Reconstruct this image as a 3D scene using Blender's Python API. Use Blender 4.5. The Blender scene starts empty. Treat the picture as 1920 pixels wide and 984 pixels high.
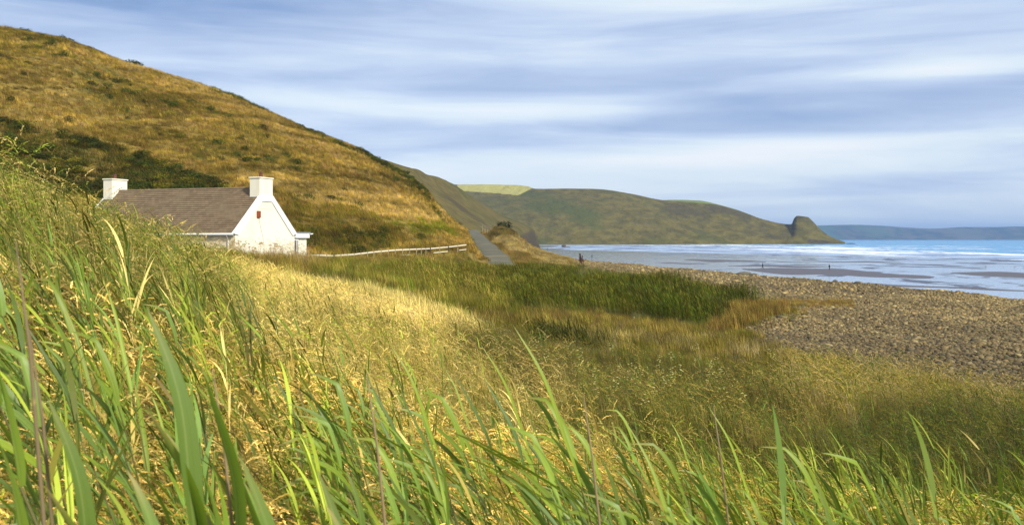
import bpy, bmesh, math, random
import numpy as np
from mathutils import Vector, Matrix, Euler

random.seed(7); rng = np.random.default_rng(7)
F = 1800.0; HC = 9.2; HV = 448.0; UC = 960.0
R = math.radians
sc = bpy.context.scene
COL = sc.collection

# ------------------------------------------------------------------ helpers
def P(u, v, d):
    """world point seen along a direction of the survey photograph at a given distance"""
    return Vector(((u-UC)/F*d, d, HC-(v-HV)/F*d))

def tag(o, label=None, cat=None, group=None, kind=None):
    if label: o['label'] = label
    if cat: o['category'] = cat
    if group: o['group'] = group
    if kind: o['kind'] = kind
    return o

def empty(name, loc, rz=0.0):
    o = bpy.data.objects.new(name, None); COL.objects.link(o)
    o.location = loc; o.rotation_euler = (0, 0, rz); o.empty_display_size = .3
    return o

def mesh_obj(name, verts, faces, mat=None, parent=None, smooth=False, link=True):
    me = bpy.data.meshes.new(name)
    me.from_pydata([tuple(map(float, v)) for v in verts], [], [tuple(f) for f in faces])
    if mat: me.materials.append(mat)
    if smooth: me.polygons.foreach_set('use_smooth', [True]*len(me.polygons))
    me.update()
    o = bpy.data.objects.new(name, me)
    if link: COL.objects.link(o)
    if parent: o.parent = parent
    return o

class MB:
    def __init__(s): s.v = []; s.f = []
    def add(s, vs, fs):
        n = len(s.v); s.v += [Vector(v) for v in vs]; s.f += [tuple(i+n for i in f) for f in fs]; return s
    def box(s, x0, x1, y0, y1, z0, z1):
        return s.add([(x0,y0,z0),(x1,y0,z0),(x1,y1,z0),(x0,y1,z0),(x0,y0,z1),(x1,y0,z1),(x1,y1,z1),(x0,y1,z1)],
              [(0,3,2,1),(4,5,6,7),(0,1,5,4),(1,2,6,5),(2,3,7,6),(3,0,4,7)])
    def prism(s, prof, axis, a, b):
        """profile in the two other axes, extruded along axis from a to b"""
        n = len(prof); vs = []
        for t in (a, b):
            for p in prof:
                if axis == 0: vs.append((t, p[0], p[1]))
                elif axis == 1: vs.append((p[0], t, p[1]))
                else: vs.append((p[0], p[1], t))
        fs = [tuple(range(n))[::-1], tuple(range(n, 2*n))] + [(i, (i+1) % n, n+(i+1) % n, n+i) for i in range(n)]
        return s.add(vs, fs)
    def tube(s, pts, rad, seg=8):
        pts = [Vector(p) for p in pts]; rs = rad if isinstance(rad, (list, tuple)) else [rad]*len(pts)
        vs = []; fs = []
        for i, p in enumerate(pts):
            t = (pts[min(i+1, len(pts)-1)]-pts[max(i-1, 0)]).normalized()
            a = t.cross(Vector((0, 0, 1)) if abs(t.z) < .9 else Vector((1, 0, 0))).normalized(); b = t.cross(a)
            for k in range(seg):
                q = 2*math.pi*k/seg; vs.append(p+(a*math.cos(q)+b*math.sin(q))*rs[i])
        for i in range(len(pts)-1):
            for k in range(seg):
                k2 = (k+1) % seg; fs.append((i*seg+k, i*seg+k2, (i+1)*seg+k2, (i+1)*seg+k))
        fs.append(tuple(range(seg))[::-1]); fs.append(tuple((len(pts)-1)*seg+k for k in range(seg)))
        return s.add(vs, fs)
    def build(s, name, mat, parent=None, bevel=0, smooth=False, link=True):
        o = mesh_obj(name, s.v, s.f, mat, parent, smooth, link)
        bm = bmesh.new(); bm.from_mesh(o.data); bmesh.ops.recalc_face_normals(bm, faces=bm.faces)
        if bevel: bmesh.ops.bevel(bm, geom=list(bm.edges), offset=bevel, segments=1, affect='EDGES')
        bm.to_mesh(o.data); bm.free()
        return o

# numpy value noise -------------------------------------------------
_perm = rng.random((64, 64))
def vnoise(x, y):
    xi = np.floor(x).astype(int); yi = np.floor(y).astype(int)
    fx = x-xi; fy = y-yi; fx = fx*fx*(3-2*fx); fy = fy*fy*(3-2*fy)
    g = lambda a, b: _perm[a & 63, b & 63]
    return (g(xi, yi)*(1-fx)+g(xi+1, yi)*fx)*(1-fy)+(g(xi, yi+1)*(1-fx)+g(xi+1, yi+1)*fx)*fy
def fbm(x, y, o=4, gain=.5):
    s = 0; a = 1; t = 0
    for i in range(o):
        s = s+a*(vnoise(x*2**i+i*17.3, y*2**i+i*9.1)-.5); t += a; a *= gain
    return s/t*2
def smooth(a, b, x):
    t = np.clip((x-a)/(b-a), 0, 1); return t*t*(3-2*t)

def pchip(xk, yk, x):
    """xk (n,), yk (n, ...) ; x (m,) -> (m, ...) monotone cubic"""
    xk = np.asarray(xk, float); yk = np.asarray(yk, float)
    h = np.diff(xk); dl = np.diff(yk, axis=0)/h.reshape(-1, *([1]*(yk.ndim-1)))
    m = np.zeros_like(yk)
    a, b = dl[:-1], dl[1:]
    with np.errstate(divide='ignore', invalid='ignore'):
        hm = np.where(a*b > 0, 2*a*b/(a+b), 0)
    m[1:-1] = np.nan_to_num(hm); m[0] = dl[0]; m[-1] = dl[-1]
    x = np.clip(x, xk[0], xk[-1]); i = np.clip(np.searchsorted(xk, x)-1, 0, len(xk)-2)
    t = (x-xk[i])/h[i]; sh = (-1, *([1]*(yk.ndim-1))); t = t.reshape(sh); hh = h[i].reshape(sh)
    return (2*t**3-3*t**2+1)*yk[i]+(t**3-2*t**2+t)*hh*m[i]+(-2*t**3+3*t**2)*yk[i+1]+(t**3-t**2)*hh*m[i+1]

# ------------------------------------------------------------------ node helpers
class NT:
    def __init__(s, tree): s.t = tree; s.n = tree.nodes; s.l = tree.links
    def node(s, typ, **kw):
        n = s.n.new(typ)
        for k, v in kw.items(): setattr(n, k, v)
        return n
    def link(s, a, b): s.l.new(a, b)
    def val(s, sock, v):
        if isinstance(v, bpy.types.NodeSocket): s.l.new(v, sock)
        elif v is not None:
            if hasattr(sock.default_value, '__len__') and not hasattr(v, '__len__'): v = [v]*len(sock.default_value)
            if hasattr(v, '__len__') and len(v) == 3 and len(sock.default_value) == 4: v = (*v, 1)
            sock.default_value = v
    def math(s, op, a, b=None, c=None, clamp=False):
        n = s.node('ShaderNodeMath', operation=op, use_clamp=clamp)
        s.val(n.inputs[0], a)
        if b is not None: s.val(n.inputs[1], b)
        if c is not None: s.val(n.inputs[2], c)
        return n.outputs[0]
    def mix(s, f, a, b, mode='MIX'):
        n = s.node('ShaderNodeMix', data_type='RGBA', blend_type=mode)
        s.val(n.inputs[0], f); s.val(n.inputs[6], a); s.val(n.inputs[7], b); return n.outputs[2]
    def noise(s, vec, scale, detail=5, rough=.55, dist=0.0):
        n = s.node('ShaderNodeTexNoise'); s.val(n.inputs['Vector'], vec)
        n.inputs['Scale'].default_value = scale; n.inputs['Detail'].default_value = detail
        n.inputs['Roughness'].default_value = rough; n.inputs['Distortion'].default_value = dist
        return n.outputs['Fac']
    def ramp(s, f, stops, interp='LINEAR'):
        n = s.node('ShaderNodeValToRGB'); cr = n.color_ramp; cr.interpolation = interp
        while len(cr.elements) < len(stops): cr.elements.new(.5)
        for e, (p, c) in zip(cr.elements, stops):
            e.position = p; e.color = (*c, 1) if hasattr(c, '__len__') else (c, c, c, 1)
        s.val(n.inputs[0], f); return n.outputs[0]
    def maprange(s, x, a, b, c=0, d=1, typ='SMOOTHSTEP'):
        n = s.node('ShaderNodeMapRange', interpolation_type=typ)
        for i, v in enumerate((x, a, b, c, d)): s.val(n.inputs[i], v)
        return n.outputs[0]
    def mapping(s, vec, scale=(1, 1, 1), loc=(0, 0, 0), rot=(0, 0, 0)):
        n = s.node('ShaderNodeMapping'); s.val(n.inputs[0], vec)
        n.inputs[1].default_value = loc; n.inputs[2].default_value = rot; n.inputs[3].default_value = scale
        return n.outputs[0]
    def bump(s, h, strength=.5, dist=.1, normal=None):
        n = s.node('ShaderNodeBump'); n.inputs['Strength'].default_value = strength
        n.inputs['Distance'].default_value = dist; s.val(n.inputs['Height'], h)
        if normal: s.link(normal, n.inputs['Normal'])
        return n.outputs[0]

def newmat(name):
    m = bpy.data.materials.new(name); m.use_nodes = True; t = NT(m.node_tree)
    t.n.clear(); out = t.node('ShaderNodeOutputMaterial'); return m, t, out
def objco(t): return t.node('ShaderNodeTexCoord').outputs['Object']
def wpos(t): return t.node('ShaderNodeNewGeometry').outputs['Position']

def simple_mat(name, col, rough=.7, var=.15, scale=6.0, bump=0.0, spec=.3, detail=5, stain=None):
    m, t, out = newmat(name); co = objco(t)
    n = t.noise(co, scale, detail)
    c = t.mix(n, tuple(x*(1-var) for x in col), tuple(min(1, x*(1+var)) for x in col))
    if stain:
        n2 = t.noise(t.mapping(co, (1, 1, .35)), scale*.35, 6, .65)
        c = t.mix(t.maprange(n2, .5, .72, 0, stain[1]), c, stain[0])
    b = t.node('ShaderNodeBsdfPrincipled'); t.link(c, b.inputs['Base Color'])
    b.inputs['Roughness'].default_value = rough; b.inputs['Specular IOR Level'].default_value = spec
    if bump: t.link(t.bump(t.noise(co, scale*6, 4), bump, .02), b.inputs['Normal'])
    t.link(b.outputs[0], out.inputs[0]); return m

def leaf_mat(name, col=None, rough=.6, trans=.32, gloss=.015, vary=.40):
    """grass / leaf surface; colour from the instance's own tint when col is None"""
    m, t, out = newmat(name)
    if col is None:
        a = t.node('ShaderNodeAttribute', attribute_type='INSTANCER', attribute_name='tint'); base = a.outputs['Color']
    else:
        oi = t.node('ShaderNodeObjectInfo')
        base = t.mix(oi.outputs['Random'], tuple(c*.75 for c in col), tuple(c*1.2 for c in col))
    g = t.node('ShaderNodeAttribute', attribute_type='GEOMETRY', attribute_name='bv')   # per blade variation
    hsv = t.node('ShaderNodeHueSaturation')
    t.link(base, hsv.inputs['Color'])
    t.link(t.math('MULTIPLY_ADD', g.outputs['Fac'], vary*2, 1-vary), hsv.inputs['Value'])
    t.link(t.math('MULTIPLY_ADD', t.math('MINIMUM', g.outputs['Fac'], 1.0), -.02, .508), hsv.inputs['Hue'])
    tp = t.node('ShaderNodeAttribute', attribute_type='GEOMETRY', attribute_name='tp'); ac = t.node('ShaderNodeAttribute', attribute_type='GEOMETRY', attribute_name='ac')
    n = t.noise(objco(t), 25, 3); c = t.mix(t.math('MULTIPLY', n, .4), hsv.outputs[0], t.mix(.4, hsv.outputs[0], (.3, .25, .05)))
    if col is not None:
        cx = t.node('ShaderNodeCombineXYZ'); t.link(t.math('MULTIPLY', ac.outputs['Fac'], 9), cx.inputs[0]); t.link(g.outputs['Fac'], cx.inputs[1])
        vein = t.noise(cx.outputs[0], 1.5, 3); c = t.mix(t.maprange(vein, .35, .65), t.mix(.28, c, (.02, .04, .01)), c)
        c = t.mix(t.math('MULTIPLY', t.math('POWER', ac.outputs['Fac'], 14), .45), c, (.42, .46, .16))
        blot = t.noise(objco(t), 14, 4); c = t.mix(t.math('MULTIPLY', t.math('MAXIMUM', tp.outputs['Fac'], t.maprange(blot, .66, .74, 0, .6)), .85), c, (.44, .33, .11))
    d = t.node('ShaderNodeBsdfDiffuse'); tr = t.node('ShaderNodeBsdfTranslucent'); t.link(c, d.inputs[0]); t.link(c, tr.inputs[0])
    mx = t.node('ShaderNodeMixShader'); mx.inputs[0].default_value = trans; t.link(d.outputs[0], mx.inputs[1]); t.link(tr.outputs[0], mx.inputs[2])
    gl = t.node('ShaderNodeBsdfGlossy'); gl.inputs['Roughness'].default_value = rough; gl.inputs[0].default_value = (1, 1, 1, 1)
    mx2 = t.node('ShaderNodeMixShader'); mx2.inputs[0].default_value = gloss
    t.link(mx.outputs[0], mx2.inputs[1]); t.link(gl.outputs[0], mx2.inputs[2]); t.link(mx2.outputs[0], out.inputs[0])
    return m

# ------------------------------------------------------------------ terrain of the near land
UK = [-900, 0, 250, 450, 600, 750, 860, 900, 950, 1000, 1050, 1200, 1400, 1700, 1920, 2900]
ZT = {
 0:   [-1.5]*16,
 3:   [-1.1,-1.4,-1.5,-1.6,-1.7,-1.75,-1.8,-1.8,-1.8,-1.85,-1.85,-1.9,-1.9,-2.0,-2.1,-2.4],
 8:   [-.4,-1.0,-1.4,-1.7,-2.0,-2.2,-2.35,-2.4,-2.45,-2.5,-2.5,-2.6,-2.7,-2.8,-2.9,-3.4],
 20:  [1.5,.35,-.75,-1.6,-2.3,-2.9,-3.2,-3.3,-3.45,-3.6,-3.7,-3.9,-4.15,-4.4,-4.5,-4.9],
 35:  [2.4,.5,-.9,-1.5,-2.4,-3.1,-3.6,-3.8,-4.0,-4.2,-4.4,-4.8,-5.2,-5.6,-5.8,-6.2],
 55:  [1.0,-1.0,-1.5,-1.35,-2.1,-3.2,-3.8,-4.1,-4.4,-4.6,-4.8,-5.3,-5.6,-5.75,-5.7,-6.0],
 66:  [-1.8,-1.9,-1.9,-1.85,-2.0,-3.1,-3.8,-4.1,-4.4,-4.6,-4.8,-5.25,-5.5,-5.6,-5.6,-6.0],
 82:  [-1.9,-1.9,-1.9,-1.9,-2.0,-2.7,-3.6,-4.1,-4.4,-4.6,-4.8,-5.2,-5.45,-5.5,-5.5,-5.7],
 100: [-1.6,-1.6,-1.6,-1.8,-2.0,-2.3,-3.1,-3.8,-4.3,-4.5,-4.75,-5.15,-5.45,-5.5,-5.5,-5.5],
 125: [-1.6,-1.6,-1.6,-1.8,-2.0,-1.9,-2.2,-3.6,-4.2,-4.5,-4.8,-5.2,-5.5,-5.5,-5.5,-5.5],
 150: [-1.6,-1.6,-1.6,-1.8,-2.0,-1.9,-2.3,-3.6,-4.2,-4.5,-4.9,-5.3,-5.5,-5.5,-5.5,-5.5],
 180: [-1.6,-1.6,-1.6,-1.8,-2.0,-2.0,-2.2,-3.1,-3.3,-4.2,-5.0,-5.4,-5.5,-5.5,-5.5,-5.5],
 220: [-1.6,-1.6,-1.6,-1.8,-2.0,-2.0,-2.0,-2.3,-1.5,-3.5,-5.3,-5.5,-5.5,-5.5,-5.5,-5.5],
 275: [-1.6,-1.6,-1.6,-1.8,-2.0,-1.6,-1.0,-1.1,-.1,-3.1,-5.6,-5.5,-5.5,-5.5,-5.5,-5.5],
 350: [-1.6,-1.6,-1.6,-1.8,-1.0,0,1.2,1.0,.6,-4.5,-7.0,-7,-7,-7,-7,-7],
 450: [0,0,0,0,1,2,3.3,3.3,-2.5,-9,-10,-10,-10,-10,-10,-10],
 620: [0,0,0,0,2,4,4.5,3,-8,-10,-10,-10,-10,-10,-10,-10]}
DK = sorted(ZT); TAB = np.array([ZT[d] for d in DK], float)          # (nd, nu)
CRY = [0, 45, 81, 102, 115, 148, 190, 283, 350, 450, 620]
CRX = [52, 46, 43.2, 41.9, 40.9, 36, 25, 13, 5, -6, -10]
# road centre line: (u, v, d)
ROAD = [(946, 506, 138), (938, 497, 152), (932, 481, 180), (920, 467, 225), (907, 455, 275), (897, 443, 350), (889, 434, 450), (880, 429, 560)]
RD = np.array([[(u-UC)/F*d, d, -(v-HV)/F*d] for u, v, d in ROAD])

def road_at(y):
    return np.interp(y, RD[:, 1], RD[:, 0]), np.interp(y, RD[:, 1], RD[:, 2])

def ground(x, y, raw=False):
    """height above the sea of the near land"""
    x = np.atleast_1d(np.asarray(x, float)); y = np.atleast_1d(np.asarray(y, float))
    yy = np.maximum(y, 2.0); u = np.clip(UC+F*x/yy, UK[0], UK[-1])
    s = np.log(np.maximum(y, 0)+6)
    cols = pchip(np.log(np.array(DK)+6.0), TAB, s)                    # (m, nu)
    i = np.clip(np.searchsorted(UK, u)-1, 0, len(UK)-2); UKa = np.array(UK, float)
    t = (u-UKa[i])/(UKa[i+1]-UKa[i]); r = np.arange(len(u))
    ip = np.maximum(i-1, 0); iq = np.minimum(i+2, len(UK)-1)
    h = UKa[i+1]-UKa[i]; m0 = (cols[r, i+1]-cols[r, ip])/(UKa[i+1]-UKa[ip])*h; m1 = (cols[r, iq]-cols[r, i])/(UKa[iq]-UKa[i])*h
    z = (2*t**3-3*t**2+1)*cols[r, i]+(t**3-2*t**2+t)*m0+(-2*t**3+3*t**2)*cols[r, i+1]+(t**3-t**2)*m1
    z = z+fbm(x*.12, y*.12, 4)*np.clip(y/60, 0, 1)*.35+fbm(x*.6, y*.6, 3)*.06*np.clip(y/10, .2, 1)
    sd = x-np.interp(y, CRY, CRX)-fbm(y*.06, y*0+3.3, 3)*2.5
    k = np.where(y > 330, .35, .15); sd2 = np.maximum(sd, 0)
    z = z-np.where(sd2 < 4, k*sd2*sd2/8, k*(sd2-2))
    bk = smooth(200, 250, y)*(1-smooth(420, 470, y))*smooth(4, 9, x-road_at(y)[0]); z = z+bk*(fbm(x*.16+7, y*.045, 3)*1.6)
    z = z+smooth(3.2, 7, x-road_at(y)[0])*2.9*np.exp(-np.abs((x+4.0)/7.0)**2.6-((y-350)/60)**2)*(1+.35*fbm(x*.3, y*.1, 3))
    rx, rz = road_at(y); w = 1-smooth(2.8, 6.5, np.abs(x-rx)); w = w*smooth(125, 145, y)
    z = z*(1-w)+(rz-.06)*w
    return HC+np.maximum(z, -11.5)

def proj(x, y, z):
    yy = np.maximum(y, .3); return UC+F*x/yy, HV+F*(HC-z)/yy

def inpoly(u, v, poly):
    c = np.zeros(np.shape(u), bool); n = len(poly)
    for i in range(n):
        x1, y1 = poly[i]; x2, y2 = poly[(i+1) % n]
        with np.errstate(divide='ignore', invalid='ignore'):
            c ^= ((y1 > v) != (y2 > v)) & (u < (x2-x1)*(v-y1)/(y2-y1+1e-9)+x1)
    return c

SHINGLE = [(1056,480),(1064,492),(1120,503),(1200,517),(1290,540),(1390,562),(1455,577),(1500,582),(1440,598),(1390,622),(1430,648),(1530,680),(1640,706),
           (1760,738),(1920,785),(3400,1250),(3400,300),(1056,300)]
def is_shingle(x, y, z, jit=1.0):
    u, v = proj(x, y, z)
    u2 = u+fbm(x*.35, y*.35, 3)*22*jit; v2 = v+fbm(x*.3+40, y*.3, 3)*12*jit
    return inpoly(u2, v2, SHINGLE)

# ---- materials of the terrain
def ground_mat():
    m, t, out = newmat('ground_soil'); w = wpos(t)
    n1 = t.noise(w, .35, 6); n2 = t.noise(w, 3.0, 5)
    soil = t.mix(n1, (.06, .052, .02), (.11, .09, .03)); soil = t.mix(n2, soil, (.09, .10, .03))
    vor = t.node('ShaderNodeTexVoronoi'); t.link(w, vor.inputs[0]); vor.inputs['Scale'].default_value = 3.6
    v2 = t.node('ShaderNodeTexVoronoi'); t.link(w, v2.inputs[0]); v2.inputs['Scale'].default_value = 3.6; v2.feature = 'DISTANCE_TO_EDGE'
    peb = t.mix(t.node('ShaderNodeSeparateColor').outputs[0], (.2, .17, .11), (.42, .35, .22))
    sp = t.node('ShaderNodeSeparateColor'); t.link(vor.outputs['Color'], sp.inputs[0])
    peb = t.mix(sp.outputs[0], (.08, .06, .03), (.24, .18, .09))
    at = t.node('ShaderNodeAttribute', attribute_name='shingle')
    c = t.mix(at.outputs['Fac'], soil, peb)
    b = t.node('ShaderNodeBsdfPrincipled'); t.link(c, b.inputs['Base Color']); b.inputs['Roughness'].default_value = .9
    b.inputs['Specular IOR Level'].default_value = .2
    h = t.math('MULTIPLY', t.maprange(v2.outputs['Distance'], 0, .25), at.outputs['Fac'])
    t.link(t.bump(t.math('ADD', h, t.math('MULTIPLY', n2, .4)), .8, .12), b.inputs['Normal'])
    t.link(b.outputs[0], out.inputs[0]); return m

def grid_obj(name, X, Y, Z, mat, smooth_=True):
    nr, nc = X.shape
    V = np.stack([X, Y, Z], -1).reshape(-1, 3)
    idx = np.arange(nr*nc).reshape(nr, nc)
    Q = np.stack([idx[:-1, :-1], idx[:-1, 1:], idx[1:, 1:], idx[1:, :-1]], -1).reshape(-1, 4)
    me = bpy.data.meshes.new(name); me.vertices.add(len(V)); me.vertices.foreach_set('co', V.ravel())
    me.loops.add(Q.size); me.loops.foreach_set('vertex_index', Q.ravel().astype(np.int32))
    me.polygons.add(len(Q)); me.polygons.foreach_set('loop_start', np.arange(0, Q.size, 4, dtype=np.int32))
    me.polygons.foreach_set('use_smooth', np.ones(len(Q), bool))
    me.update(calc_edges=True); me.validate(); me.materials.append(mat)
    o = bpy.data.objects.new(name, me); COL.objects.link(o); return o

def set_attr(me, name, arr, typ='FLOAT'):
    a = me.attributes.new(name, typ, 'POINT')
    a.data.foreach_set('value' if typ in ('FLOAT', 'INT') else ('vector' if typ == 'FLOAT_VECTOR' else 'color'), np.asarray(arr).ravel())

A = np.linspace(-.95, 1.15, 520); Yr = np.concatenate([np.linspace(-6, 3, 10)[:-1], np.geomspace(3, 640, 420)])
AA, YY = np.meshgrid(A, Yr); XX = AA*(np.maximum(YY, 0)+9)
ZZ = ground(XX.ravel(), YY.ravel()).reshape(XX.shape)
g = grid_obj('ground', XX, YY, ZZ, ground_mat()); tag(g, kind='structure')
set_attr(g.data, 'shingle', is_shingle(XX.ravel(), YY.ravel(), ZZ.ravel()).astype(float))

# ---- fan sheets for hills
def fan_sheet(name, cols, mat, nu=160, ns=26, amp=1.0, sc_=.05, kind='structure', octs=5, label=None):
    """cols: list of (u, [(d, zrel) ...]) with equal knot counts"""
    U = np.array([c[0] for c in cols], float); K = np.array([c[1] for c in cols], float)   # (nc, nk, 2)
    us = np.linspace(U[0], U[-1], nu); k = pchip(U, K, us)                                  # (nu, nk, 2)
    nk = K.shape[1]; ss = np.linspace(0, nk-1, ns*(nk-1)+1)
    prof = pchip(np.arange(nk), np.transpose(k, (1, 0, 2)), ss)                             # (m, nu, 2)
    D = prof[..., 0]; Zr = prof[..., 1]; X = (us[None, :]-UC)/F*D; Y = D
    nz = fbm(X*sc_, Y*sc_, octs)*amp
    o = grid_obj(name, X, Y, HC+Zr+nz, mat); tag(o, kind=kind); return o, X, Y, HC+Zr+nz

def hill_mat(name, cols, scale, dark=(.05, .055, .02), green=(.10, .12, .03), bumpd=.5, thr=.56, aniso=(1, 1, 1), rock=.85):
    m, t, out = newmat(name); w = t.mapping(wpos(t), aniso)
    n1 = t.noise(w, scale, 7, .62); n2 = t.noise(w, scale*5, 6, .6); n3 = t.noise(w, scale*.35, 4)
    c = t.mix(t.maprange(n2, .35, .65), cols[0], cols[1])
    c = t.mix(t.maprange(n1, thr-.08, thr+.1), c, green); c = t.mix(t.maprange(t.math('ADD', n3, t.math('MULTIPLY', n1, .5)), .84, .95), c, dark)
    fa_ = t.node('ShaderNodeAttribute', attribute_name='field'); c = t.mix(fa_.outputs['Fac'], c, t.mix(n2, (.30, .28, .08), (.40, .37, .12)))
    sn = t.node('ShaderNodeSeparateXYZ'); t.link(t.node('ShaderNodeNewGeometry').outputs['Normal'], sn.inputs[0])
    c = t.mix(t.maprange(sn.outputs[2],   .62, .38, 0, rock), c, t.mix(n2, (.045, .035, .022), (.10, .077, .048)))
    b = t.node('ShaderNodeBsdfPrincipled'); t.link(c, b.inputs['Base Color']); b.inputs['Roughness'].default_value = .95
    b.inputs['Specular IOR Level'].default_value = .1
    t.link(t.bump(t.math('ADD', n2, n1), .7, bumpd), b.inputs['Normal']); t.link(b.outputs[0], out.inputs[0]); return m

def zz(v, d): return -(v-HV)/F*d
# near hillside: (u, ridge v, ridge d, foot d)
HR = [(-1000,-170,135,60),(-500,-50,150,72),(-120,38,160,86),(0,58,165,93),(60,66,167,95),(120,76,170,97),(165,92,174,97),(220,116,178,97),(290,136,182,96),(350,155,186,94),(430,182,191,91),
      (500,212,196,90),(560,238,201,91),(610,258,206,94),(660,278,212,99),(705,300,220,104),(740,318,228,108),(790,350,245,118),(815,382,254,124),(835,403,262,130),(858,420,268,135),(874,432,272,140),(885,455,250,146),(897,476,215,152),(907,490,185,156),(915,500,170,160)]
cols = []
for u, v, dr, df in HR:
    zr = zz(v, dr); zf = -2.6 if u < 700 else (-2.9 if u < 890 else -4.3); zg = zf+.9
    h = zr-zg; D = dr-df
    cols.append((u, [(df-6, zf-1.0), (df, zg), (df+D*.35, zg+h*.40), (df+D*.72, zg+h*.80), (dr, zr), (dr+30, zr+30*max(0, (zr/dr))*.35-.3), (dr+90, zr-6), (dr+170, min(zr-16, -8))]))
hill, HX, HY, HZ = fan_sheet('hillside', cols, hill_mat('dry_hill_turf', [(.13, .09, .022), (.26, .185, .045)], .09, green=(.09, .09, .02), bumpd=.35, rock=0), nu=330, ns=22, amp=.85, sc_=.09, octs=6)

# middle headland with the cliff
mat_mid = hill_mat('cliff_turf', [(.085, .070, .024), (.13, .105, .034)], .03, green=(.06, .07, .022), dark=(.07, .055, .03), bumpd=4)
MH = [(560,300,560,430,2),(700,300,580,430,2),(765,316,600,430,2),(800,327,640,430,2),(845,344,700,440,2),(875,364,740,455,1),(905,384,780,470,0),(930,398,810,500,-4),(960,412,840,560,-8),(990,424,860,700,-9.3),(1000,430,870,800,-9.6),(1006,446,880,850,-9.8),(1013,464,890,875,-9.8)]
cols = []
for u, v, dr, df, zf in MH:
    zr = zz(v, dr); D = dr-df; cl = max(0, min(1, (u-930)/70))
    z1 = zf+(zr-zf)*(.34+.3*cl); z2 = zf+(zr-zf)*(.7+.15*cl)
    cols.append((u, [(df-20, zf-6), (df, zf), (df+D*(.36-.26*cl), z1), (df+D*(.7-.3*cl), z2), (dr, zr), (dr+120, zr-3*(1-cl)-4), (dr+400, -14)]))
fan_sheet('cliff_headland', cols, mat_mid, nu=260, ns=22, amp=2.6, sc_=.022, octs=6)

# far headland
mat_far = hill_mat('headland_turf', [(.082, .070, .018), (.135, .112, .028)], .010, green=(.075, .08, .018), dark=(.075, .062, .024), bumpd=14, aniso=(1, .5, 2.2))
FH = [(640,352,2150,1500),(780,349,2120,1500),(850,347,2100,1500),(900,347,2080,1500),(960,348,2050,1500),(990,350,2030,1500),(1003,354,1980,1510),(1050,354,1960,1520),(1100,354,1950,1540),(1150,358,1940,1560),(1190,365,1920,1570),(1240,375,1910,1580),
      (1290,380,1890,1600),(1340,384,1880,1620),(1370,392,1870,1630),(1400,402,1860,1640),(1440,415,1840,1650),(1470,421,1820,1660),(1484,422,1800,1660),(1489,411,1790,1660),(1495,406,1785,1660),(1514,408,1780,1665),(1524,416,1775,1680),(1540,432,1770,1700),(1560,446,1765,1730),(1585,456.5,1760,1745)]
cols = []
for u, v, dr, df in FH:
    zr = zz(v, dr); zf = -9.8; H_ = zr-zf; D = dr-df
    cols.append((u, [(df-30, zf-4), (df, zf), (df+D*.08, zf+min(9, H_*.3)), (df+D*.45, zf+H_*.52), (df+D*.8, zf+H_*.86), (dr, zr), (dr+200, zr-H_*.15), (dr+700, -16)]))
fh, fx_, fy_, fz_ = fan_sheet('far_headland', cols, mat_far, nu=520, ns=22, amp=3.4, sc_=.0075, octs=6)
fu, fv = proj(fx_.ravel(), fy_.ravel(), fz_.ravel()); fv = fv+0*fu
rowi = np.repeat(np.arange(fx_.shape[0]), fx_.shape[1])
set_attr(fh.data, 'field', (inpoly(fu, fv, [(852,330),(905,330),(985,330),(1000,352),(972,366),(925,362),(880,359),(860,357)]) & (rowi > 66) & (rowi < 118)).astype(float))

# stubble field lying on top of the far headland
mf, t, out = newmat('pasture'); w = wpos(t); b = t.node('ShaderNodeBsdfPrincipled'); b.inputs['Roughness'].default_value = .95
t.link(t.mix(t.noise(w, .02, 5), (.30, .27, .09), (.38, .34, .12)), b.inputs['Base Color']); t.link(b.outputs[0], out.inputs[0])

# further green shoulder seen over the headland, and the distant coast
fan_sheet('green_shoulder', [(u, [(2150, -12), (2200, zz(v+30, 2200)), (2300, zz(v, 2300)), (2500, zz(v, 2300)-4), (3000, -15)]) for u, v in
          [(1180,384),(1220,378),(1255,375),(1310,376),(1345,383),(1400,400),(1440,418),(1470,436)]],
          hill_mat('far_pasture', [(.12, .16, .04), (.16, .18, .05)], .01, green=(.10, .14, .035), bumpd=3), nu=60, ns=10, amp=2, sc_=.01)
mc = hill_mat('coast_fields', [(.04, .06, .05), (.14, .12, .09)], .0022, green=(.08, .12, .06), dark=(.13, .12, .10), bumpd=10, aniso=(1, .6, 1))
CV = [(1300,424),(1450,423),(1545,422.5),(1600,421.5),(1660,423.5),(1700,426.5),(1745,428),(1780,426.5),(1800,425.2),(1850,425.5),(1920,424),(2200,420),(2700,424),(3400,432)]
fan_sheet('distant_coast', [(u, [(8900, -14), (9000, -9), (9100, 6+zz(448, 1)), (9500, zz(v+9, 9500)), (9900, zz(v, 9900)), (10300, zz(v, 9900)-25)]) for u, v in CV], mc, nu=200, ns=8, amp=5, sc_=.002)

# ------------------------------------------------------------------ beach and sea
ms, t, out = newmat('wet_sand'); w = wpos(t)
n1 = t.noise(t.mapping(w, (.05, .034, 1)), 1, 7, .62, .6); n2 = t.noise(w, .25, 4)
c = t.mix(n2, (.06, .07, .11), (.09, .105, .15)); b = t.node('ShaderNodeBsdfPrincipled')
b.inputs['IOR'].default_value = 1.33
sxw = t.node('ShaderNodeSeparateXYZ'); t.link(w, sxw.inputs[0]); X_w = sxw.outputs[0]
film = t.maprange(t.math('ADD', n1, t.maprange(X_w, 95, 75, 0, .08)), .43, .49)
cw = t.mix(film, c, (.27, .36, .50)); t.link(cw, b.inputs['Base Color'])  # film zones painted pale blue, imitating sky mirrored in the water
t.link(t.math('MULTIPLY_ADD', film, -.38, .46), b.inputs['Roughness']); t.link(t.math('MULTIPLY_ADD', film, .38, .14), b.inputs['Specular IOR Level'])
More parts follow.
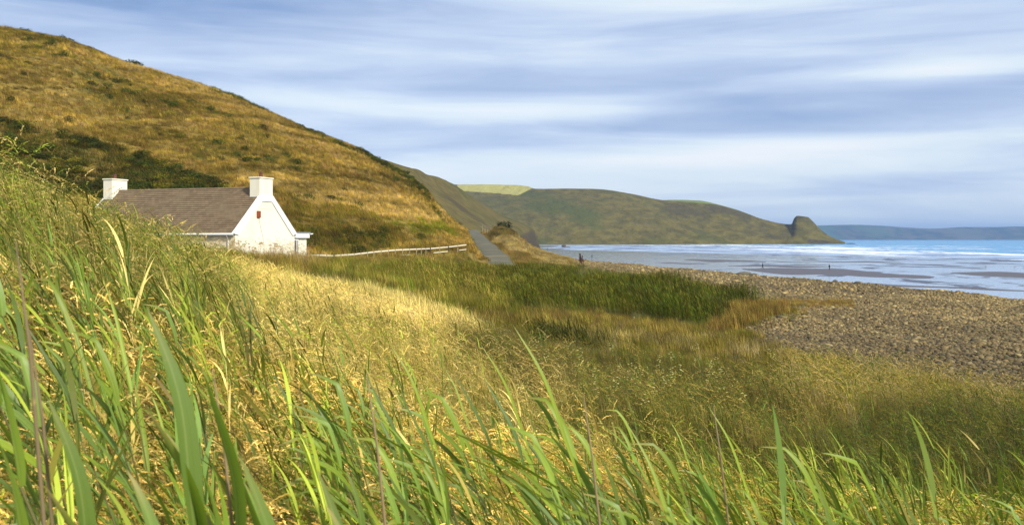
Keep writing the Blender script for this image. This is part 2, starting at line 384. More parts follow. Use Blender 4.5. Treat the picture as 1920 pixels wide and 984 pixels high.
t.link(t.bump(t.noise(w, 1.1, 4), .35, .16), b.inputs['Normal']); t.link(b.outputs[0], out.inputs[0])
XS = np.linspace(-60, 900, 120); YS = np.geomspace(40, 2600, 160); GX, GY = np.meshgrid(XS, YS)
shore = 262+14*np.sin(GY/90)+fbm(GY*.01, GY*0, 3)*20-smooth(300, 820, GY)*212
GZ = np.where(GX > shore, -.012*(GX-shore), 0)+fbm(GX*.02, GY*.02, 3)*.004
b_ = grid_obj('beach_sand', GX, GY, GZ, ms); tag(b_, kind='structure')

def ellipse_bar(name, pts, h=.05, mat=None):
    """low sand bank: outline given as plan points, lens-shaped top"""
    c = sum((Vector((p[0], p[1], 0)) for p in pts), Vector())/len(pts); n = len(pts); V = []; Fc = []
    rings = [(1.0, -.02), (.93, h*.45), (.8, h*.8), (.5, h), (.2, h)]
    for r, z in rings:
        for p in pts: V.append((c.x+(p[0]-c.x)*r, c.y+(p[1]-c.y)*r, z))
    for k in range(len(rings)-1):
        for i in range(n): j = (i+1) % n; Fc.append((k*n+i, k*n+j, (k+1)*n+j, (k+1)*n+i))
    Fc.append(tuple((len(rings)-1)*n+i for i in range(n)))
    return mesh_obj(name, V, Fc, mat, smooth=True)
mbar = simple_mat('damp_sand', (.075, .068, .08), .55, .2, .3, spec=.35)
def bar(u0, u1, vc, half, tilt, seed):
    pts = []; n = 60; rr = random.Random(seed)
    ph = [rr.uniform(0, 6.3) for _ in range(5)]
    for i in range(n):
        a = 2*math.pi*i/n; s = math.cos(a); uu = (u0+u1)/2+(u1-u0)/2*s
        w_ = math.sin(a)*half*(1+.25*math.sin(3*a+ph[0])+.15*math.sin(7*a+ph[1]))
        vv = vc+tilt*s+w_+.6*math.sin(5*s+ph[2])
        d = HC*F/(vv-HV); pts.append(((uu-UC)/F*d, d))
    o = ellipse_bar('sand_bar', pts, .05, mbar); tag(o, kind='structure')
bar(1385, 1760, 512, 6, 8, 1); bar(1360, 1560, 499.5, 1.6, 1.6, 2); bar(1775, 2150, 517, 4.5, 5, 3); bar(1280, 1440, 489, 2.0, 1.5, 4); bar(1650, 1960, 540, 1.3, 7, 5)
bar(1500, 1700, 491, 1.0, 1, 6); bar(1230, 1330, 494, .9, 1, 8); bar(1560, 1800, 535, 1.5, 6, 9)

mw, t, out = newmat('sea_water'); w = wpos(t)
wv = t.noise(t.mapping(w, (.09, .035, .1)), 1, 6, .6, .3); wv2 = t.noise(t.mapping(w, (.5, .22, .4)), 1, 5, .6)
far = t.node('ShaderNodeSeparateXYZ'); t.link(w, far.inputs[0]); X_, Y_ = far.outputs[0], far.outputs[1]
base = t.mix(t.maprange(wv, .3, .7), (.005, .13, .36), (.04, .36, .68))
shal = t.noise(t.mapping(w, (.03, .016, .1)), 1, 6, .62, .4)
shc = t.mix(t.maprange(shal, .40, .60), (.085, .13, .29), (.38, .52, .72))
base = t.mix(t.maprange(t.math('SUBTRACT', X_, t.math('MULTIPLY', Y_, .02)), 230, 330), shc, base)
# breaking foam lines run along the shore (y), more of them close in
fl = t.noise(t.mapping(w, (.028, .0035, 1)), 1, 7, .62, .4)
fr = t.noise(t.mapping(w, (.2, .06, 1)), 1, 5, .65)
near = t.maprange(X_, 300, 640, 1, 0)
thr = t.math('MULTIPLY_ADD', near, -.12, .64)
fm = t.math('ADD', fl, t.math('MULTIPLY', t.math('SUBTRACT', fr, .5), .35))
foam = t.maprange(t.math('SUBTRACT', fm, thr), 0, .045)
caps = t.maprange(t.noise(t.mapping(w, (.05, .012, 1)), 1, 6, .7), .70, .74)
foam = t.math('MAXIMUM', foam, t.math('MULTIPLY', caps, .8))
foam = t.math('MAXIMUM', foam, t.math('MULTIPLY', t.maprange(t.math('ABSOLUTE', t.math('ADD', t.math('SUBTRACT', X_, 365), t.math('MULTIPLY', t.math('SUBTRACT', fl, .5), 260))), 9, 2), t.maprange(fr, .48, .6)))
foam = t.math('MAXIMUM', foam, t.math('MULTIPLY', t.maprange(t.math('ABSOLUTE', t.math('ADD', t.math('SUBTRACT', X_, 500), t.math('MULTIPLY', t.math('SUBTRACT', fl, .5), 420))), 9, 2), t.maprange(fr, .52, .62)))
foam = t.math('MAXIMUM', foam, t.math('MULTIPLY', t.maprange(t.math('ABSOLUTE', t.math('ADD', t.math('SUBTRACT', X_, 285), t.math('MULTIPLY', t.math('SUBTRACT', fl, .5), 170))), 14, 3), t.maprange(fr, .42, .56)))
foam = t.math('MULTIPLY', foam, t.maprange(X_, 120, 290, .12, 1))
c = t.mix(foam, base, (.82, .86, .88))
b = t.node('ShaderNodeBsdfPrincipled'); t.link(c, b.inputs['Base Color']); b.inputs['IOR'].default_value = 1.33
t.link(t.math('MULTIPLY_ADD', foam, .5, .22), b.inputs['Roughness'])
t.link(t.bump(t.math('ADD', wv, t.math('MULTIPLY', wv2, .3)), 1.0, 2.2), b.inputs['Normal']); t.link(b.outputs[0], out.inputs[0])
YS = np.geomspace(35, 30000, 240)
S0 = 262+14*np.sin(YS/90)+fbm(YS*.01, YS*0, 3)*20
S0 = S0-smooth(300, 820, YS)*212; S0 = np.where(YS > 1200, S0-(YS-1200)*.12, S0)
T = np.concatenate([[0, .0006], np.geomspace(.002, 1, 70)])
GX = S0[:, None]+T[None, :]*(30000-S0[:, None]); GY = np.repeat(YS[:, None], len(T), 1)
# low swell close inshore: real wave crests
sw = np.clip((GX-np.maximum(S0[:, None], 235))/25, 0, 1)*np.clip(1-(GX-S0[:, None])/900, .15, 1)
GZ = .012+sw*(.28*np.sin(GX/7.5+2.5*fbm(GX*.01, GY*.006, 3))+.12*np.sin(GX/3.1+GY/40))*.6+sw*.16
sea = grid_obj('sea', GX, GY, GZ, mw); tag(sea, kind='structure')

# ------------------------------------------------------------------ road
mr = simple_mat('worn_asphalt', (.105, .105, .075), .9, .35, .5, .5, .2, 8, ((.20, .17, .10), .9))
ys = np.linspace(138, 555, 130); rx, rz = road_at(ys)
k = np.ones(9)/9
rxs = np.convolve(np.pad(rx, 4, 'edge'), k, 'valid'); rzs = np.convolve(np.pad(rz, 4, 'edge'), k, 'valid')
off = np.array([-2.9, -2.6, -1.3, 0, 1.3, 2.6, 2.9]); camber = np.array([-.10, .02, .06, .08, .06, .02, -.10])
ww = 1+.06*np.sin(ys/9)[:, None]
GX = rxs[:, None]+off[None, :]*ww; GY = np.repeat(ys[:, None], 7, 1); GZ = HC+rzs[:, None]+camber[None, :]+.03
tag(grid_obj('road', GX, GY, GZ, mr), kind='structure')

# ------------------------------------------------------------------ blade clumps
def strip(V, Fc, BV, base, dirs, n, L, w, lean, curl, bv, rt, prof=None, twist=0.0):
    """curved blade: lean = heading vector (x, y), rises L, bending over"""
    side = Vector((math.cos(rt), math.sin(rt), 0)); i0 = len(V); p = Vector(base); ang = curl[0]
    for k in range(n+1):
        s = k/n; wd = w*(prof(s) if prof else (1-s)**.7)
        sd = Matrix.Rotation(twist*s, 3, 'Z') @ side
        V.append(p-sd*wd/2); V.append(p+sd*wd/2); BV += [bv, bv]
        ang = curl[0]+(curl[1]-curl[0])*s**1.4
        st = Vector((lean[0]*math.sin(ang), lean[1]*math.sin(ang), math.cos(ang)))*(L/n); p = p+st
    for k in range(n):
        a = i0+2*k; Fc.append((a, a+1, a+3, a+2))
    return p

def panicle(V, Fc, BV, tip, d, L, w, nq, rr, bv, sz=.0085):
    """drooping seed head made of little spikelets set along a curved axis"""
    ln = Vector((d.x, d.y, 0)).normalized(); droop = rr.uniform(.5, 1.5); n = 12; ax = [tip.copy()]; dr = []
    a0 = math.atan2(math.hypot(d.x, d.y), d.z)
    for k in range(n):
        an = a0+droop*(k/n)**1.2; q = Vector((ln.x*math.sin(an), ln.y*math.sin(an), math.cos(an))); dr.append(q); ax.append(ax[-1]+q*L/n)
    for k in range(nq):
        s = (k+rr.random())/nq; j = min(n-1, int(s*n)); c = ax[j].lerp(ax[j+1], s*n-j); q = dr[j]
        o = Vector((rr.gauss(0, 1), rr.gauss(0, 1), rr.gauss(0, 1))); o = (o-q*o.dot(q)).normalized()
        r = w*math.sin(math.pi*min(1, s*.85+.12))**.7*rr.random(); c = c+o*r
        a = (q+o*.45).normalized()*sz*rr.uniform(.7, 1.4); b = a.cross(o+Vector((.1, .2, .3))).normalized()*sz*.27
        i = len(V); V += [c-a, c+b, c+a, c-b]; BV += [bv+rr.uniform(-.3, .25)]*4; Fc.append((i, i+1, i+2, i+3))

def proto(name, V, Fc, BV, mat):
    o = mesh_obj(name, V, Fc, mat, link=False)
    a = o.data.attributes.new('bv', 'FLOAT', 'POINT'); a.data.foreach_set('value', [min(1.8, max(0, x)) for x in BV]); return o

M_tint = leaf_mat('grass_blade'); M_tint_far = leaf_mat('grass_blade_matt', gloss=.0, trans=.25, vary=.3)
WIND = Vector((-1, -.15, 0))
def mk_grass(seed, n=26, h=(.55, .9), w=.006, seg=5, spread=.14, heads=.4, hq=26, mat=None, bend=(.05, .9)):
    rr = random.Random(seed); V = []; Fc = []; BV = []
    for i in range(n):
        a = rr.uniform(0, 6.283); r = spread*math.sqrt(rr.random()); L = rr.uniform(*h)
        ln = (WIND+Vector((rr.gauss(0, .8), rr.gauss(0, .8), 0))).normalized()
        head = rr.random() < heads; bv = rr.random()
        c1 = rr.uniform(*bend)*(1.25 if not head else .8)+.15
        tip = strip(V, Fc, BV, (r*math.cos(a), r*math.sin(a), 0), None, seg, L, w*rr.uniform(.7, 1.3)*(.5 if head else 1), ln, (rr.uniform(0, .25), c1), bv, rr.uniform(0, 3.14), twist=rr.uniform(-1, 1))
        if head and hq:
            c2 = c1+.4; d = Vector((ln.x*math.sin(c2), ln.y*math.sin(c2), math.cos(c2)))
            panicle(V, Fc, BV, tip-d*.02, d, rr.uniform(.11, .2), .010, hq, rr, 1.0, .0085 if hq > 30 else .013)
    return proto('grass_tuft', V, Fc, BV, mat or M_tint)

def lanc(s): return max(0.0, math.sin(math.pi*min(1, (s+.04)/1.04)**.62))**.8*(1-s*.25)
def mk_reedclump(seed, stems=5, h=(.8, 1.3), lw=.022, nl=5, ll=(.28, .45), seg=6, spread=.2, mat=None):
    rr = random.Random(seed); V = []; Fc = []; BV = []
    for i in range(stems):
        a = rr.uniform(0, 6.283); r = spread*math.sqrt(rr.random()); L = rr.uniform(*h)
        ln = (WIND+Vector((rr.gauss(0, .3), rr.gauss(0, .3), 0))).normalized(); base = Vector((r*math.cos(a), r*math.sin(a), 0))
        rt = rr.uniform(0, 3.1); c0, c1 = .06, rr.uniform(.25, .55); bv0 = rr.random()
        strip(V, Fc, BV, base, None, seg, L, .007, ln, (c0, c1), .35*bv0, rt, prof=lambda s: 1-.6*s)
        for k in range(nl):
            s = .38+.6*(k/(nl-1) if nl > 1 else 1); p = Vector(base)
            for q in range(10):
                ss = s*q/10; an = c0+(c1-c0)*ss**1.4; p = p+Vector((ln.x*math.sin(an), ln.y*math.sin(an), math.cos(an)))*(L*s/10)
            l2 = (ln+Vector((rr.gauss(0, .35), rr.gauss(0, .5), 0))).normalized()
            strip(V, Fc, BV, p, None, seg, rr.uniform(*ll), lw*rr.uniform(.7, 1.2), l2, (rr.uniform(.2, .7), rr.uniform(.8, 1.6)), min(1, bv0*.6+rr.uniform(0, .4)), math.atan2(l2.y, l2.x)+1.57+rr.gauss(0, .5), prof=lanc, twist=rr.uniform(-.6, .6))
    return proto('reed_tuft', V, Fc, BV, mat or M_tint)

def mk_leafblob(seed, n=420, rx=.6, rz=.45, ls=.07, mat=None):
    rr = random.Random(seed); V = []; Fc = []; BV = []
    lob = [(Vector((rr.uniform(-.5, .5)*rx, rr.uniform(-.5, .5)*rx, rr.uniform(.35, .8)*rz)), rr.uniform(.35, .6)) for _ in range(6)]
    for i in range(n):
        c, r = rr.choice(lob); d = Vector((rr.gauss(0, 1), rr.gauss(0, 1), rr.gauss(0, 1))).normalized()
        p = c+Vector((d.x*rx*r, d.y*rx*r, d.z*rz*r*1.1))*rr.uniform(.75, 1.1)
        if p.z < 0: p.z = rr.uniform(0, .1)
        t1 = Vector((rr.gauss(0, 1), rr.gauss(0, 1), rr.gauss(0, 1))).normalized()*ls*rr.uniform(.5, 1.3); t2 = t1.cross(d+Vector((.01, 0, .3))).normalized()*t1.length*.45
        j = len(V); V += [p-t1, p+t2, p+t1, p-t2]; bvv = rr.random(); BV += [bvv]*4; Fc.append((j, j+1, j+2, j+3))
    return proto('shrub_tuft', V, Fc, BV, mat or M_tint_far)

def scatter(name, pos, rot, scl, tint, idx, protos, label, cat):
    n = len(pos); me = bpy.data.meshes.new(name); me.vertices.add(n); me.vertices.foreach_set('co', np.asarray(pos, np.float32).ravel())
    r3 = np.zeros((n, 3), np.float32); rot = np.asarray(rot); 
    if rot.ndim == 1: r3[:, 2] = rot
    else: r3[:] = rot
    set_attr(me, 'rot', r3, 'FLOAT_VECTOR'); s3 = np.asarray(scl, np.float32)
    if s3.ndim == 1: s3 = np.repeat(s3[:, None], 3, 1)
    set_attr(me, 'scl', s3, 'FLOAT_VECTOR'); set_attr(me, 'tint', np.concatenate([tint, np.ones((n, 1))], 1).astype(np.float32), 'FLOAT_COLOR')
    set_attr(me, 'idx', np.asarray(idx, np.int32), 'INT')
    o = bpy.data.objects.new(name, me); COL.objects.link(o)
    ng = bpy.data.node_groups.new(name+'_nodes', 'GeometryNodeTree')
    ng.interface.new_socket('Geometry', in_out='INPUT', socket_type='NodeSocketGeometry'); ng.interface.new_socket('Geometry', in_out='OUTPUT', socket_type='NodeSocketGeometry')
    gi = ng.nodes.new('NodeGroupInput'); go = ng.nodes.new('NodeGroupOutput'); iop = ng.nodes.new('GeometryNodeInstanceOnPoints')
    jn = ng.nodes.new('GeometryNodeJoinGeometry')
    for p in reversed(protos):
        oi = ng.nodes.new('GeometryNodeObjectInfo'); oi.inputs[0].default_value = p; oi.inputs['As Instance'].default_value = True
        ng.links.new(oi.outputs['Geometry'], jn.inputs[0])
    def att(nm, ty, out):
        a = ng.nodes.new('GeometryNodeInputNamedAttribute'); a.data_type = ty; a.inputs[0].default_value = nm; return a.outputs[0]
    ng.links.new(gi.outputs[0], iop.inputs['Points']); ng.links.new(jn.outputs[0], iop.inputs['Instance'])
    iop.inputs['Pick Instance'].default_value = True
    ng.links.new(att('idx', 'INT', 0), iop.inputs['Instance Index']); ng.links.new(att('rot', 'FLOAT_VECTOR', 0), iop.inputs['Rotation']); ng.links.new(att('scl', 'FLOAT_VECTOR', 0), iop.inputs['Scale'])
    ng.links.new(iop.outputs[0], go.inputs[0])
    md = o.modifiers.new('scatter', 'NODES'); md.node_group = ng
    tag(o, label, cat, kind='stuff'); return o

# palette (real surface colours)
C_ = {k: np.array(v) for k, v in dict(straw=(.72,.59,.19), gold=(.48,.375,.08), olive=(.20,.185,.022), green=(.13,.20,.02), lime=(.29,.36,.035), dk=(.045,.075,.018),
      rust=(.28,.17,.05), brown=(.16,.12,.045), tan=(.45,.36,.17), black=(.028,.038,.014), blue=(.12,.21,.035)).items()}
def pal(names, probs, n):
    i = rng.choice(len(names), n, p=np.array(probs)/sum(probs)); return np.array([C_[k] for k in names])[i]
def blob(u, v, uc, vc, ru, rv, tilt=0):
    v2 = v-tilt*(u-uc); return ((u-uc)/ru)**2+((v2-vc)/rv)**2

def field(dmin, dmax, n, umin=-260, umax=2180):
    """random ground points in the wedge of land in view, uniform in area"""
    d = np.sqrt(rng.random(n)*(dmax**2-dmin**2)+dmin**2); u = rng.uniform(umin, umax, n)
    x = (u-UC)/F*d; z = ground(x, d); return x, d, z

def zone_tint(x, d, z):
    """colour and height factor of the vegetation over the land"""
    n = len(x); u, v = proj(x, d, z); nz = fbm(x*.15, d*.15, 4); nz2 = fbm(x*.5+9, d*.5, 3)
    t = pal(['gold', 'straw', 'olive', 'lime', 'brown'], [4, 4, 1.5, 1.5, .7], n); h = np.ones(n)*.8; sp = np.zeros(n, int)   # sp 0 grass 1 reeds
    uu = u+nz*60; vv = v+nz2*10
    def put(mask, names, probs, hh, s=0):
        m = mask; k = int(m.sum())
        if k: t[m] = pal(names, probs, k); h[m] = hh; sp[m] = s
    put((d < 24) & (uu > 1250), ['olive', 'lime', 'gold', 'green', 'straw'], [2.5, 2, 3, 1.2, 1.5], .8)
    put((d > 20) & (uu > 850), ['olive', 'brown', 'gold', 'green', 'rust'], [3.5, 3.4, 1.8, 1.4, 1.2], .6)
    put((uu < 430) & (d > 9) & (d < 60), ['olive', 'gold', 'green', 'straw', 'lime'], [3, 2.5, 2.5, 1.5, 1.5], 1.0)
    put((d > 45) & (uu > 300) & (uu < 860), ['rust', 'brown', 'gold', 'olive'], [2.2, 1.6, 2.2, 1.8], .75)
    put((d > 48) & (uu > 610) & (uu < 960) & (vv > 497), ['olive', 'green', 'gold', 'brown'], [3, 2, 1.6, 1], .8)
    put(blob(uu, vv, 690, 592, 190, 44, .18) < rng.uniform(.7, 1.3, n), ['straw', 'gold', 'tan'], [6, .8, 1.2], .8); t[blob(uu, vv, 690, 592, 205, 50, .18) < .8] *= 1.2
    put(blob(uu, vv, 520, 545, 140, 28, .2) < 1, ['straw', 'gold', 'olive'], [4, 2, 1], .8)
    put((d > 30) & blob(uu, vv, 640, 532, 60, 10, .1).__lt__(1), ['dk', 'brown', 'olive'], [2, 2, 2], .6)
    band = inpoly(uu+rng.normal(0, 14, n), vv+rng.normal(0, 5, n)+nz*8, [(740,512),(900,505),(1100,508),(1250,540),(1400,566),(1450,580),(1400,617),(1280,612),(1100,588),(950,572),(800,545)])
    put(band & (rng.random(n) < .6), ['olive', 'gold', 'green', 'brown', 'dk'], [3.5, 2.6, 1.6, 1, .5], .85, 1)
    put(band & (uu > 960) & (rng.random(n) < .7), ['olive', 'green', 'dk', 'brown'], [3, 2, 2, .6], .95, 1)
    put(band & (uu > 1180), ['olive', 'green', 'dk', 'brown'], [2.4, 2, 3.2, .6], 1.1, 1)
    put(inpoly(uu, vv, [(1370,572),(1460,575),(1475,590),(1420,615),(1350,625),(1340,612)]), ['rust', 'gold', 'brown'], [4, 2, 1], .9)
    put(blob(uu, vv, 1080, 648, 110, 17, .02) < 1, ['dk', 'black', 'olive'], [3, 1.5, 1], .9, 1)
    put(blob(uu, vv, 1120, 612, 210, 18, .06) < 1, ['brown', 'rust', 'gold', 'olive'], [2, 1.2, 2, 1], .65)
    put(blob(uu, vv, 1270, 650, 230, 22, .1) < 1, ['tan', 'gold', 'brown', 'olive'], [1.6, 1.6, 2, 2.2], .7)
    put((d > 11) & (d < 36) & (uu > 1080), ['olive', 'green', 'brown', 'gold', 'dk'], [3, 2, 2, 2, 1.2], .7)
    put(blob(uu, vv, 1180, 715, 300, 48, .1) < 1, ['olive', 'brown', 'dk', 'green', 'gold'], [3, 3, 1.2, 1.2, 1], .6)
    put((d < 38) & (uu > 1480) & (vv < 830), ['gold', 'tan', 'olive', 'green'], [3, 1.6, 2, 1.4], .85)
    put((d > 5) & blob(uu, vv, 1830, 930, 330, 120, .1).__lt__(1), ['dk', 'olive', 'brown', 'green'], [2.6, 2, 1, 1.4], .65)
    t[(d > 10) & (uu > 850)] *= .78; t[(d > 9) & (uu < 430)] *= .82; h[(d > 16) & (d < 36) & (uu > 850)] *= 1.3
    return t, h, sp, u, v

def ok_ground(x, d, z, u):
    m = ~is_shingle(x+rng.normal(0, .5, len(x)), d+rng.normal(0, 1.0, len(x))*np.clip(d/30, .3, 3), z); rx, rz = road_at(d); m &= ~((np.abs(x-rx) < 2.75+rng.normal(0, .22, len(x))) & (d > 136))
    m &= (x < np.interp(d, CRY, CRX)+2)
    # keep clear of the cottage plot
    lx, ly = to_house(x, d); m &= ~((lx > -HL-.3) & (lx < .8) & (ly > -.6) & (ly < HW+2.4))
    return m

# ---- cottage frame
HRZ = R(-20); HD = 72.0
HA = P(490, 448, HD)                                  # under the near chimney
HL = 14.55; HW = 7.5; ex = Vector((math.cos(HRZ), math.sin(HRZ), 0)); ey = Vector((-math.sin(HRZ), math.cos(HRZ), 0))
HO = Vector((HA.x, HA.y, HC-1.98))+ex*.42-ey*(HW/2)    # front corner at the near gable end
def to_house(x, y):
    dx = x-HO.x; dy = y-HO.y; return dx*ex.x+dy*ex.y, dx*ey.x+dy*ey.y

G_near = [mk_grass(10+i, 24, (.5, .95), .005, 6, .13, .75, 75) for i in range(6)]
G_mid = [mk_grass(30+i, 28, (.45, 1.0), .011, 4, .17, .35, 16, bend=(.0, .65)) for i in range(5)]
G_far = [mk_grass(50+i, 30, (.5, 1.0), .028, 3, .5, 0, 0, M_tint_far) for i in range(5)]
R_near = [mk_reedclump(70+i, 2, (.8, 1.15), .020, 5, (.2, .36), 7, .18) for i in range(5)]
R_mid = [mk_reedclump(80+i, 3, (.7, 1.15), .018, 5, (.18, .32), 4, .35) for i in range(4)]
R_far = [mk_reedclump(90+i, 8, (.5, 1.2), .03, 4, (.25, .42), 3, .7, mat=M_tint_far) for i in range(4)]

def do_field(name, dmin, dmax, n, gp, rp, label, hs=1.0, sw=1.0, reedfrac=0.0, reedh=1.25, umin=-260, umax=2180):
    x, d, z = field(dmin, dmax, n, umin, umax); t, h, sp, u, v = zone_tint(x, d, z); m = ok_ground(x, d, z, u)
    m &= ~((d > np.interp(u, [h_[0] for h_ in HR], [h_[3] for h_ in HR])+3) & (u < 905))
    sp = np.where(rng.random(n) < reedfrac*np.where(u < 700, 1.2, .8), 1, sp)
    isr = (sp == 1); rep = pal(['green', 'lime', 'blue', 'olive'], [3, 2, 1.6, 1.4], n)
    if reedfrac > 0: t = np.where((isr & (rng.random(n) < .85))[:, None], rep, t)
    idx = np.where(isr, len(gp)+rng.integers(0, len(rp), n), rng.integers(0, len(gp), n))
    if reedfrac > 0: h = np.where(isr, h*reedh, h)
    bright = (1+.45*fbm(x*.22, d*.22, 3)); h = h*(1+.5*fbm(x*.3+3, d*.3, 3)); bright = bright*rng.uniform(.8, 1.2, n); bright = bright*np.exp(rng.normal(-.05, .38, n)); t = t*np.clip(bright, .25, 1.7)[:, None]
    s = (h*hs*rng.uniform(.75, 1.2, n))[:, None]*np.array([[sw, sw, 1]])
    pos = np.stack([x, d, z-.02], 1)
    # keep the space right in front of the lens free
    scatter(name, pos[m], rng.normal(0, .6, n)[m], s[m], t[m], idx[m], gp+rp, label, 'grass')
do_field('foreground_grass', 1.5, 9, 4600, G_near, R_near, 'golden seeding grass and green reeds filling the foreground', .82, 1.0, .22, 1.3)
do_field('bank_grass', 9, 34, 13000, G_mid, R_mid, 'mixed straw and green grass on the bank below the camera', .95, 1.1, .08, 1.1)
do_field('fence_grass', 96, 200, 15000, G_far, R_far, 'dry grass along the pale fence and the foot of the lane', .75, 1.1, umin=560, umax=1080)
do_field('marsh_grass', 34, 104, 34000, G_far, R_far, 'olive and straw marsh grass between the bank and the cottage', 1.0, 1.0)
do_field('dune_grass', 104, 330, 26000, G_far, R_far, 'rusty dry grass along the lane and the top of the shingle', .8, 1.3, umin=700)

nb = 14000; d = rng.uniform(150, 430, nb); u = rng.uniform(895, 1075, nb); x = (u-UC)/F*d; z = ground(x, d); m = ok_ground(x, d, z, u) & (x > road_at(d)[0])
t = pal(['tan', 'gold', 'rust', 'brown'], [3.4, 2, 3, 1.2], nb); du, dv = proj(x, d, z); rr_ = fbm(x*.5, d*.08, 3); low = (dv < 442) | (dv > 458+.35*(du-930)+rr_*10) & (du < 1010) | (du < 925); t[low] = pal(['rust', 'brown', 'olive', 'dk'], [3.4, 2.4, 1.2, 1], int(low.sum())); t = t*(1+.6*rr_)[:, None]
scatter('lane_bank_grass', np.stack([x, d, z-.03], 1)[m], rng.normal(0, .4, nb)[m], rng.uniform(.5, 1.1, nb)[m][:, None]*np.array([[1.8, 1.8, .9]]), t[m], rng.integers(0, 5, nb)[m], G_far, 'tawny grass on the bank between the lane and the shingle', 'grass')
nv = 230; uv_ = rng.uniform(365, 600, nv); dv_ = rng.uniform(57, 65, nv); xv_ = (uv_-UC)/F*dv_; zv_ = ground(xv_, dv_); hv_ = np.clip((.40+zv_*0+np.maximum(0, HC-.65-zv_)*.8), .35, 1.2)
scatter('plume_grass', np.stack([xv_, dv_, zv_], 1), rng.normal(0, .8, nv), hv_[:, None]*rng.uniform(.75, 1.2, nv)[:, None]*np.array([[1.2, 1.2, 1]]), pal(['gold', 'rust', 'brown', 'tan'], [2, 3, 2, 1], nv), rng.integers(0, 5, nv), G_mid, 'brown seeding grass standing against the white gable', 'grass')
# ---- hillside vegetation
nh = 60000
ri = rng.integers(20, HX.shape[0]-50, nh); 
# area-uniform choice of hill cells
w_ = (HY[1:, 1:]-HY[:-1, 1:])*(HX[1:, 1:]-HX[1:, :-1]); w_ = np.abs(w_)*(HY[1:, 1:] > 0)
uu_, _v = proj(HX[1:, 1:], HY[1:, 1:], HZ[1:, 1:]); rmax = 22*5
w_[rmax:] = 0; w_[:20] = 0; w_[(uu_ < -250)] = 0
ci = rng.choice(w_.size, nh, p=(w_/w_.sum()).ravel()); a, b = np.unravel_index(ci, w_.shape); fa = rng.random(nh); fb = rng.random(nh)
def bil(Mx): return Mx[a, b]*(1-fa)*(1-fb)+Mx[a+1, b]*fa*(1-fb)+Mx[a, b+1]*(1-fa)*fb+Mx[a+1, b+1]*fa*fb
hx, hy, hz = bil(HX), bil(HY), bil(HZ); hu, hv = proj(hx, hy, hz)
nz = fbm(hx*.06, hy*.06, 4); nz2 = fbm(hx*.22+5, hy*.22, 3)
ht = pal(['gold', 'brown', 'olive', 'rust', 'tan'], [3.0, 2.6, 2.0, 1.6, 1.0], nh); hh = np.ones(nh)*.62
pu = hu+nz*50; pv = hv+nz2*14
def hput(m, names, probs, h_):
    k = int(m.sum())
    if k: ht[m] = pal(names, probs, k); hh[m] = h_
hput(nz+nz2*.6 > .25, ['olive', 'brown', 'gold', 'dk'], [2.4, 3, 1.4, .5], .6)
hput(nz+nz2*.6 < -.40, ['gold', 'tan', 'brown'], [3, 2, 1], .6)
gorse = inpoly(pu, pv, [(-300,150),(0,222),(110,250),(240,285),(330,312),(400,338),(430,362),(300,372),(0,372),(-300,340)])
hput(gorse, ['brown', 'olive', 'dk', 'black'], [2.0, 1.4, 2.6, 1], .8)
hput(blob(pu, pv, 650, 425, 130, 42, .15) < 1, ['olive', 'brown', 'dk', 'rust'], [3, 2.2, 1.4, .8], .75)
hput(blob(pu, pv, 640, 455, 95, 26, .0) < 1, ['olive', 'dk', 'brown', 'rust'], [2, 2, 2.4, .7], .8)
hput(blob(pu, pv, 800, 425, 60, 12, .25) < 1, ['green', 'olive', 'lime'], [2, 3, .4], .6)
hput(blob(pu, pv, 640, 368, 200, 22, .22) < 1, ['gold', 'straw', 'tan', 'brown'], [3, .8, 2, 1], .6)
ridge = hv < np.interp(hu, [h_[0] for h_ in HR], [h_[1] for h_ in HR])+5+5*nz2
ridge &= hu < 800
hput(ridge & (nz2+nz > -.1) & (hu > 250), ['dk', 'black', 'olive'], [3, 1, 1.2], .7)
nz3 = fbm(hx*.10+hz*.25, hz*.8-hx*.12, 4)
ht *= np.clip((.84+.5*nz2+.9*nz3)*rng.uniform(.65, 1.3, nh), .25, 1.8)[:, None]*np.array([[1.07, .94, .80]]); hh = hh*(1+.5*nz2)
scatter('hillside_grass', np.stack([hx, hy, hz-.05], 1), rng.normal(0, .4, nh), (hh*rng.uniform(.7, 1.25, nh))[:, None]*np.array([[1.7, 1.7, 1]]), ht, rng.integers(0, 5, nh), G_far, 'tawny tussock grass covering the hillside', 'grass')
# gorse scrub
S_far = [mk_leafblob(110+i, 420, .9, .8, .085) for i in range(4)]
gm = (gorse & (rng.random(nh) < .34) & (nz+nz2*.7 > -.45)) | (ridge & (rng.random(nh) < .12) & (nz2+nz > .0) & (hu > 230)) | ((blob(pu, pv, 640, 455, 110, 26) < 1) & (rng.random(nh) < .05)) | ((nz+nz2 > .3) & (rng.random(nh) < .02))
k = int(gm.sum()); st = pal(['dk', 'black', 'olive'], [3, 2.2, .8], k)*rng.uniform(.7, 1.3, k)[:, None]
scatter('gorse_scrub', np.stack([hx, hy, hz-.15], 1)[gm], rng.uniform(0, 6, k), rng.uniform(.6, 1.35, k)[:, None]*np.array([[1.3, 1.1, .75]]), st, rng.integers(0, 4, k), S_far, 'dark green gorse scrub patches on the hillside', 'scrub')

nq = 260; q_ = rng.random(nq); uq = 905+q_*88; vq = 428+q_*33+rng.normal(0, 3, nq); dq = 375-q_*60+rng.normal(0, 5, nq); xq = rng.uniform(-5, 4.5, nq); dq = rng.uniform(312, 362, nq); kq = rng.random(nq) < 2
scatter('bank_scrub', np.stack([xq, dq, ground(xq, dq)-.3], 1), rng.uniform(0, 6, nq), rng.uniform(.5, 1.5, nq), pal(['brown', 'dk', 'rust', 'black'], [3, 2, 1.6, 1.4], nq), rng.integers(0, 4, nq), S_far, 'dark brown scrub along the eroded edge of the lane bank', 'scrub')
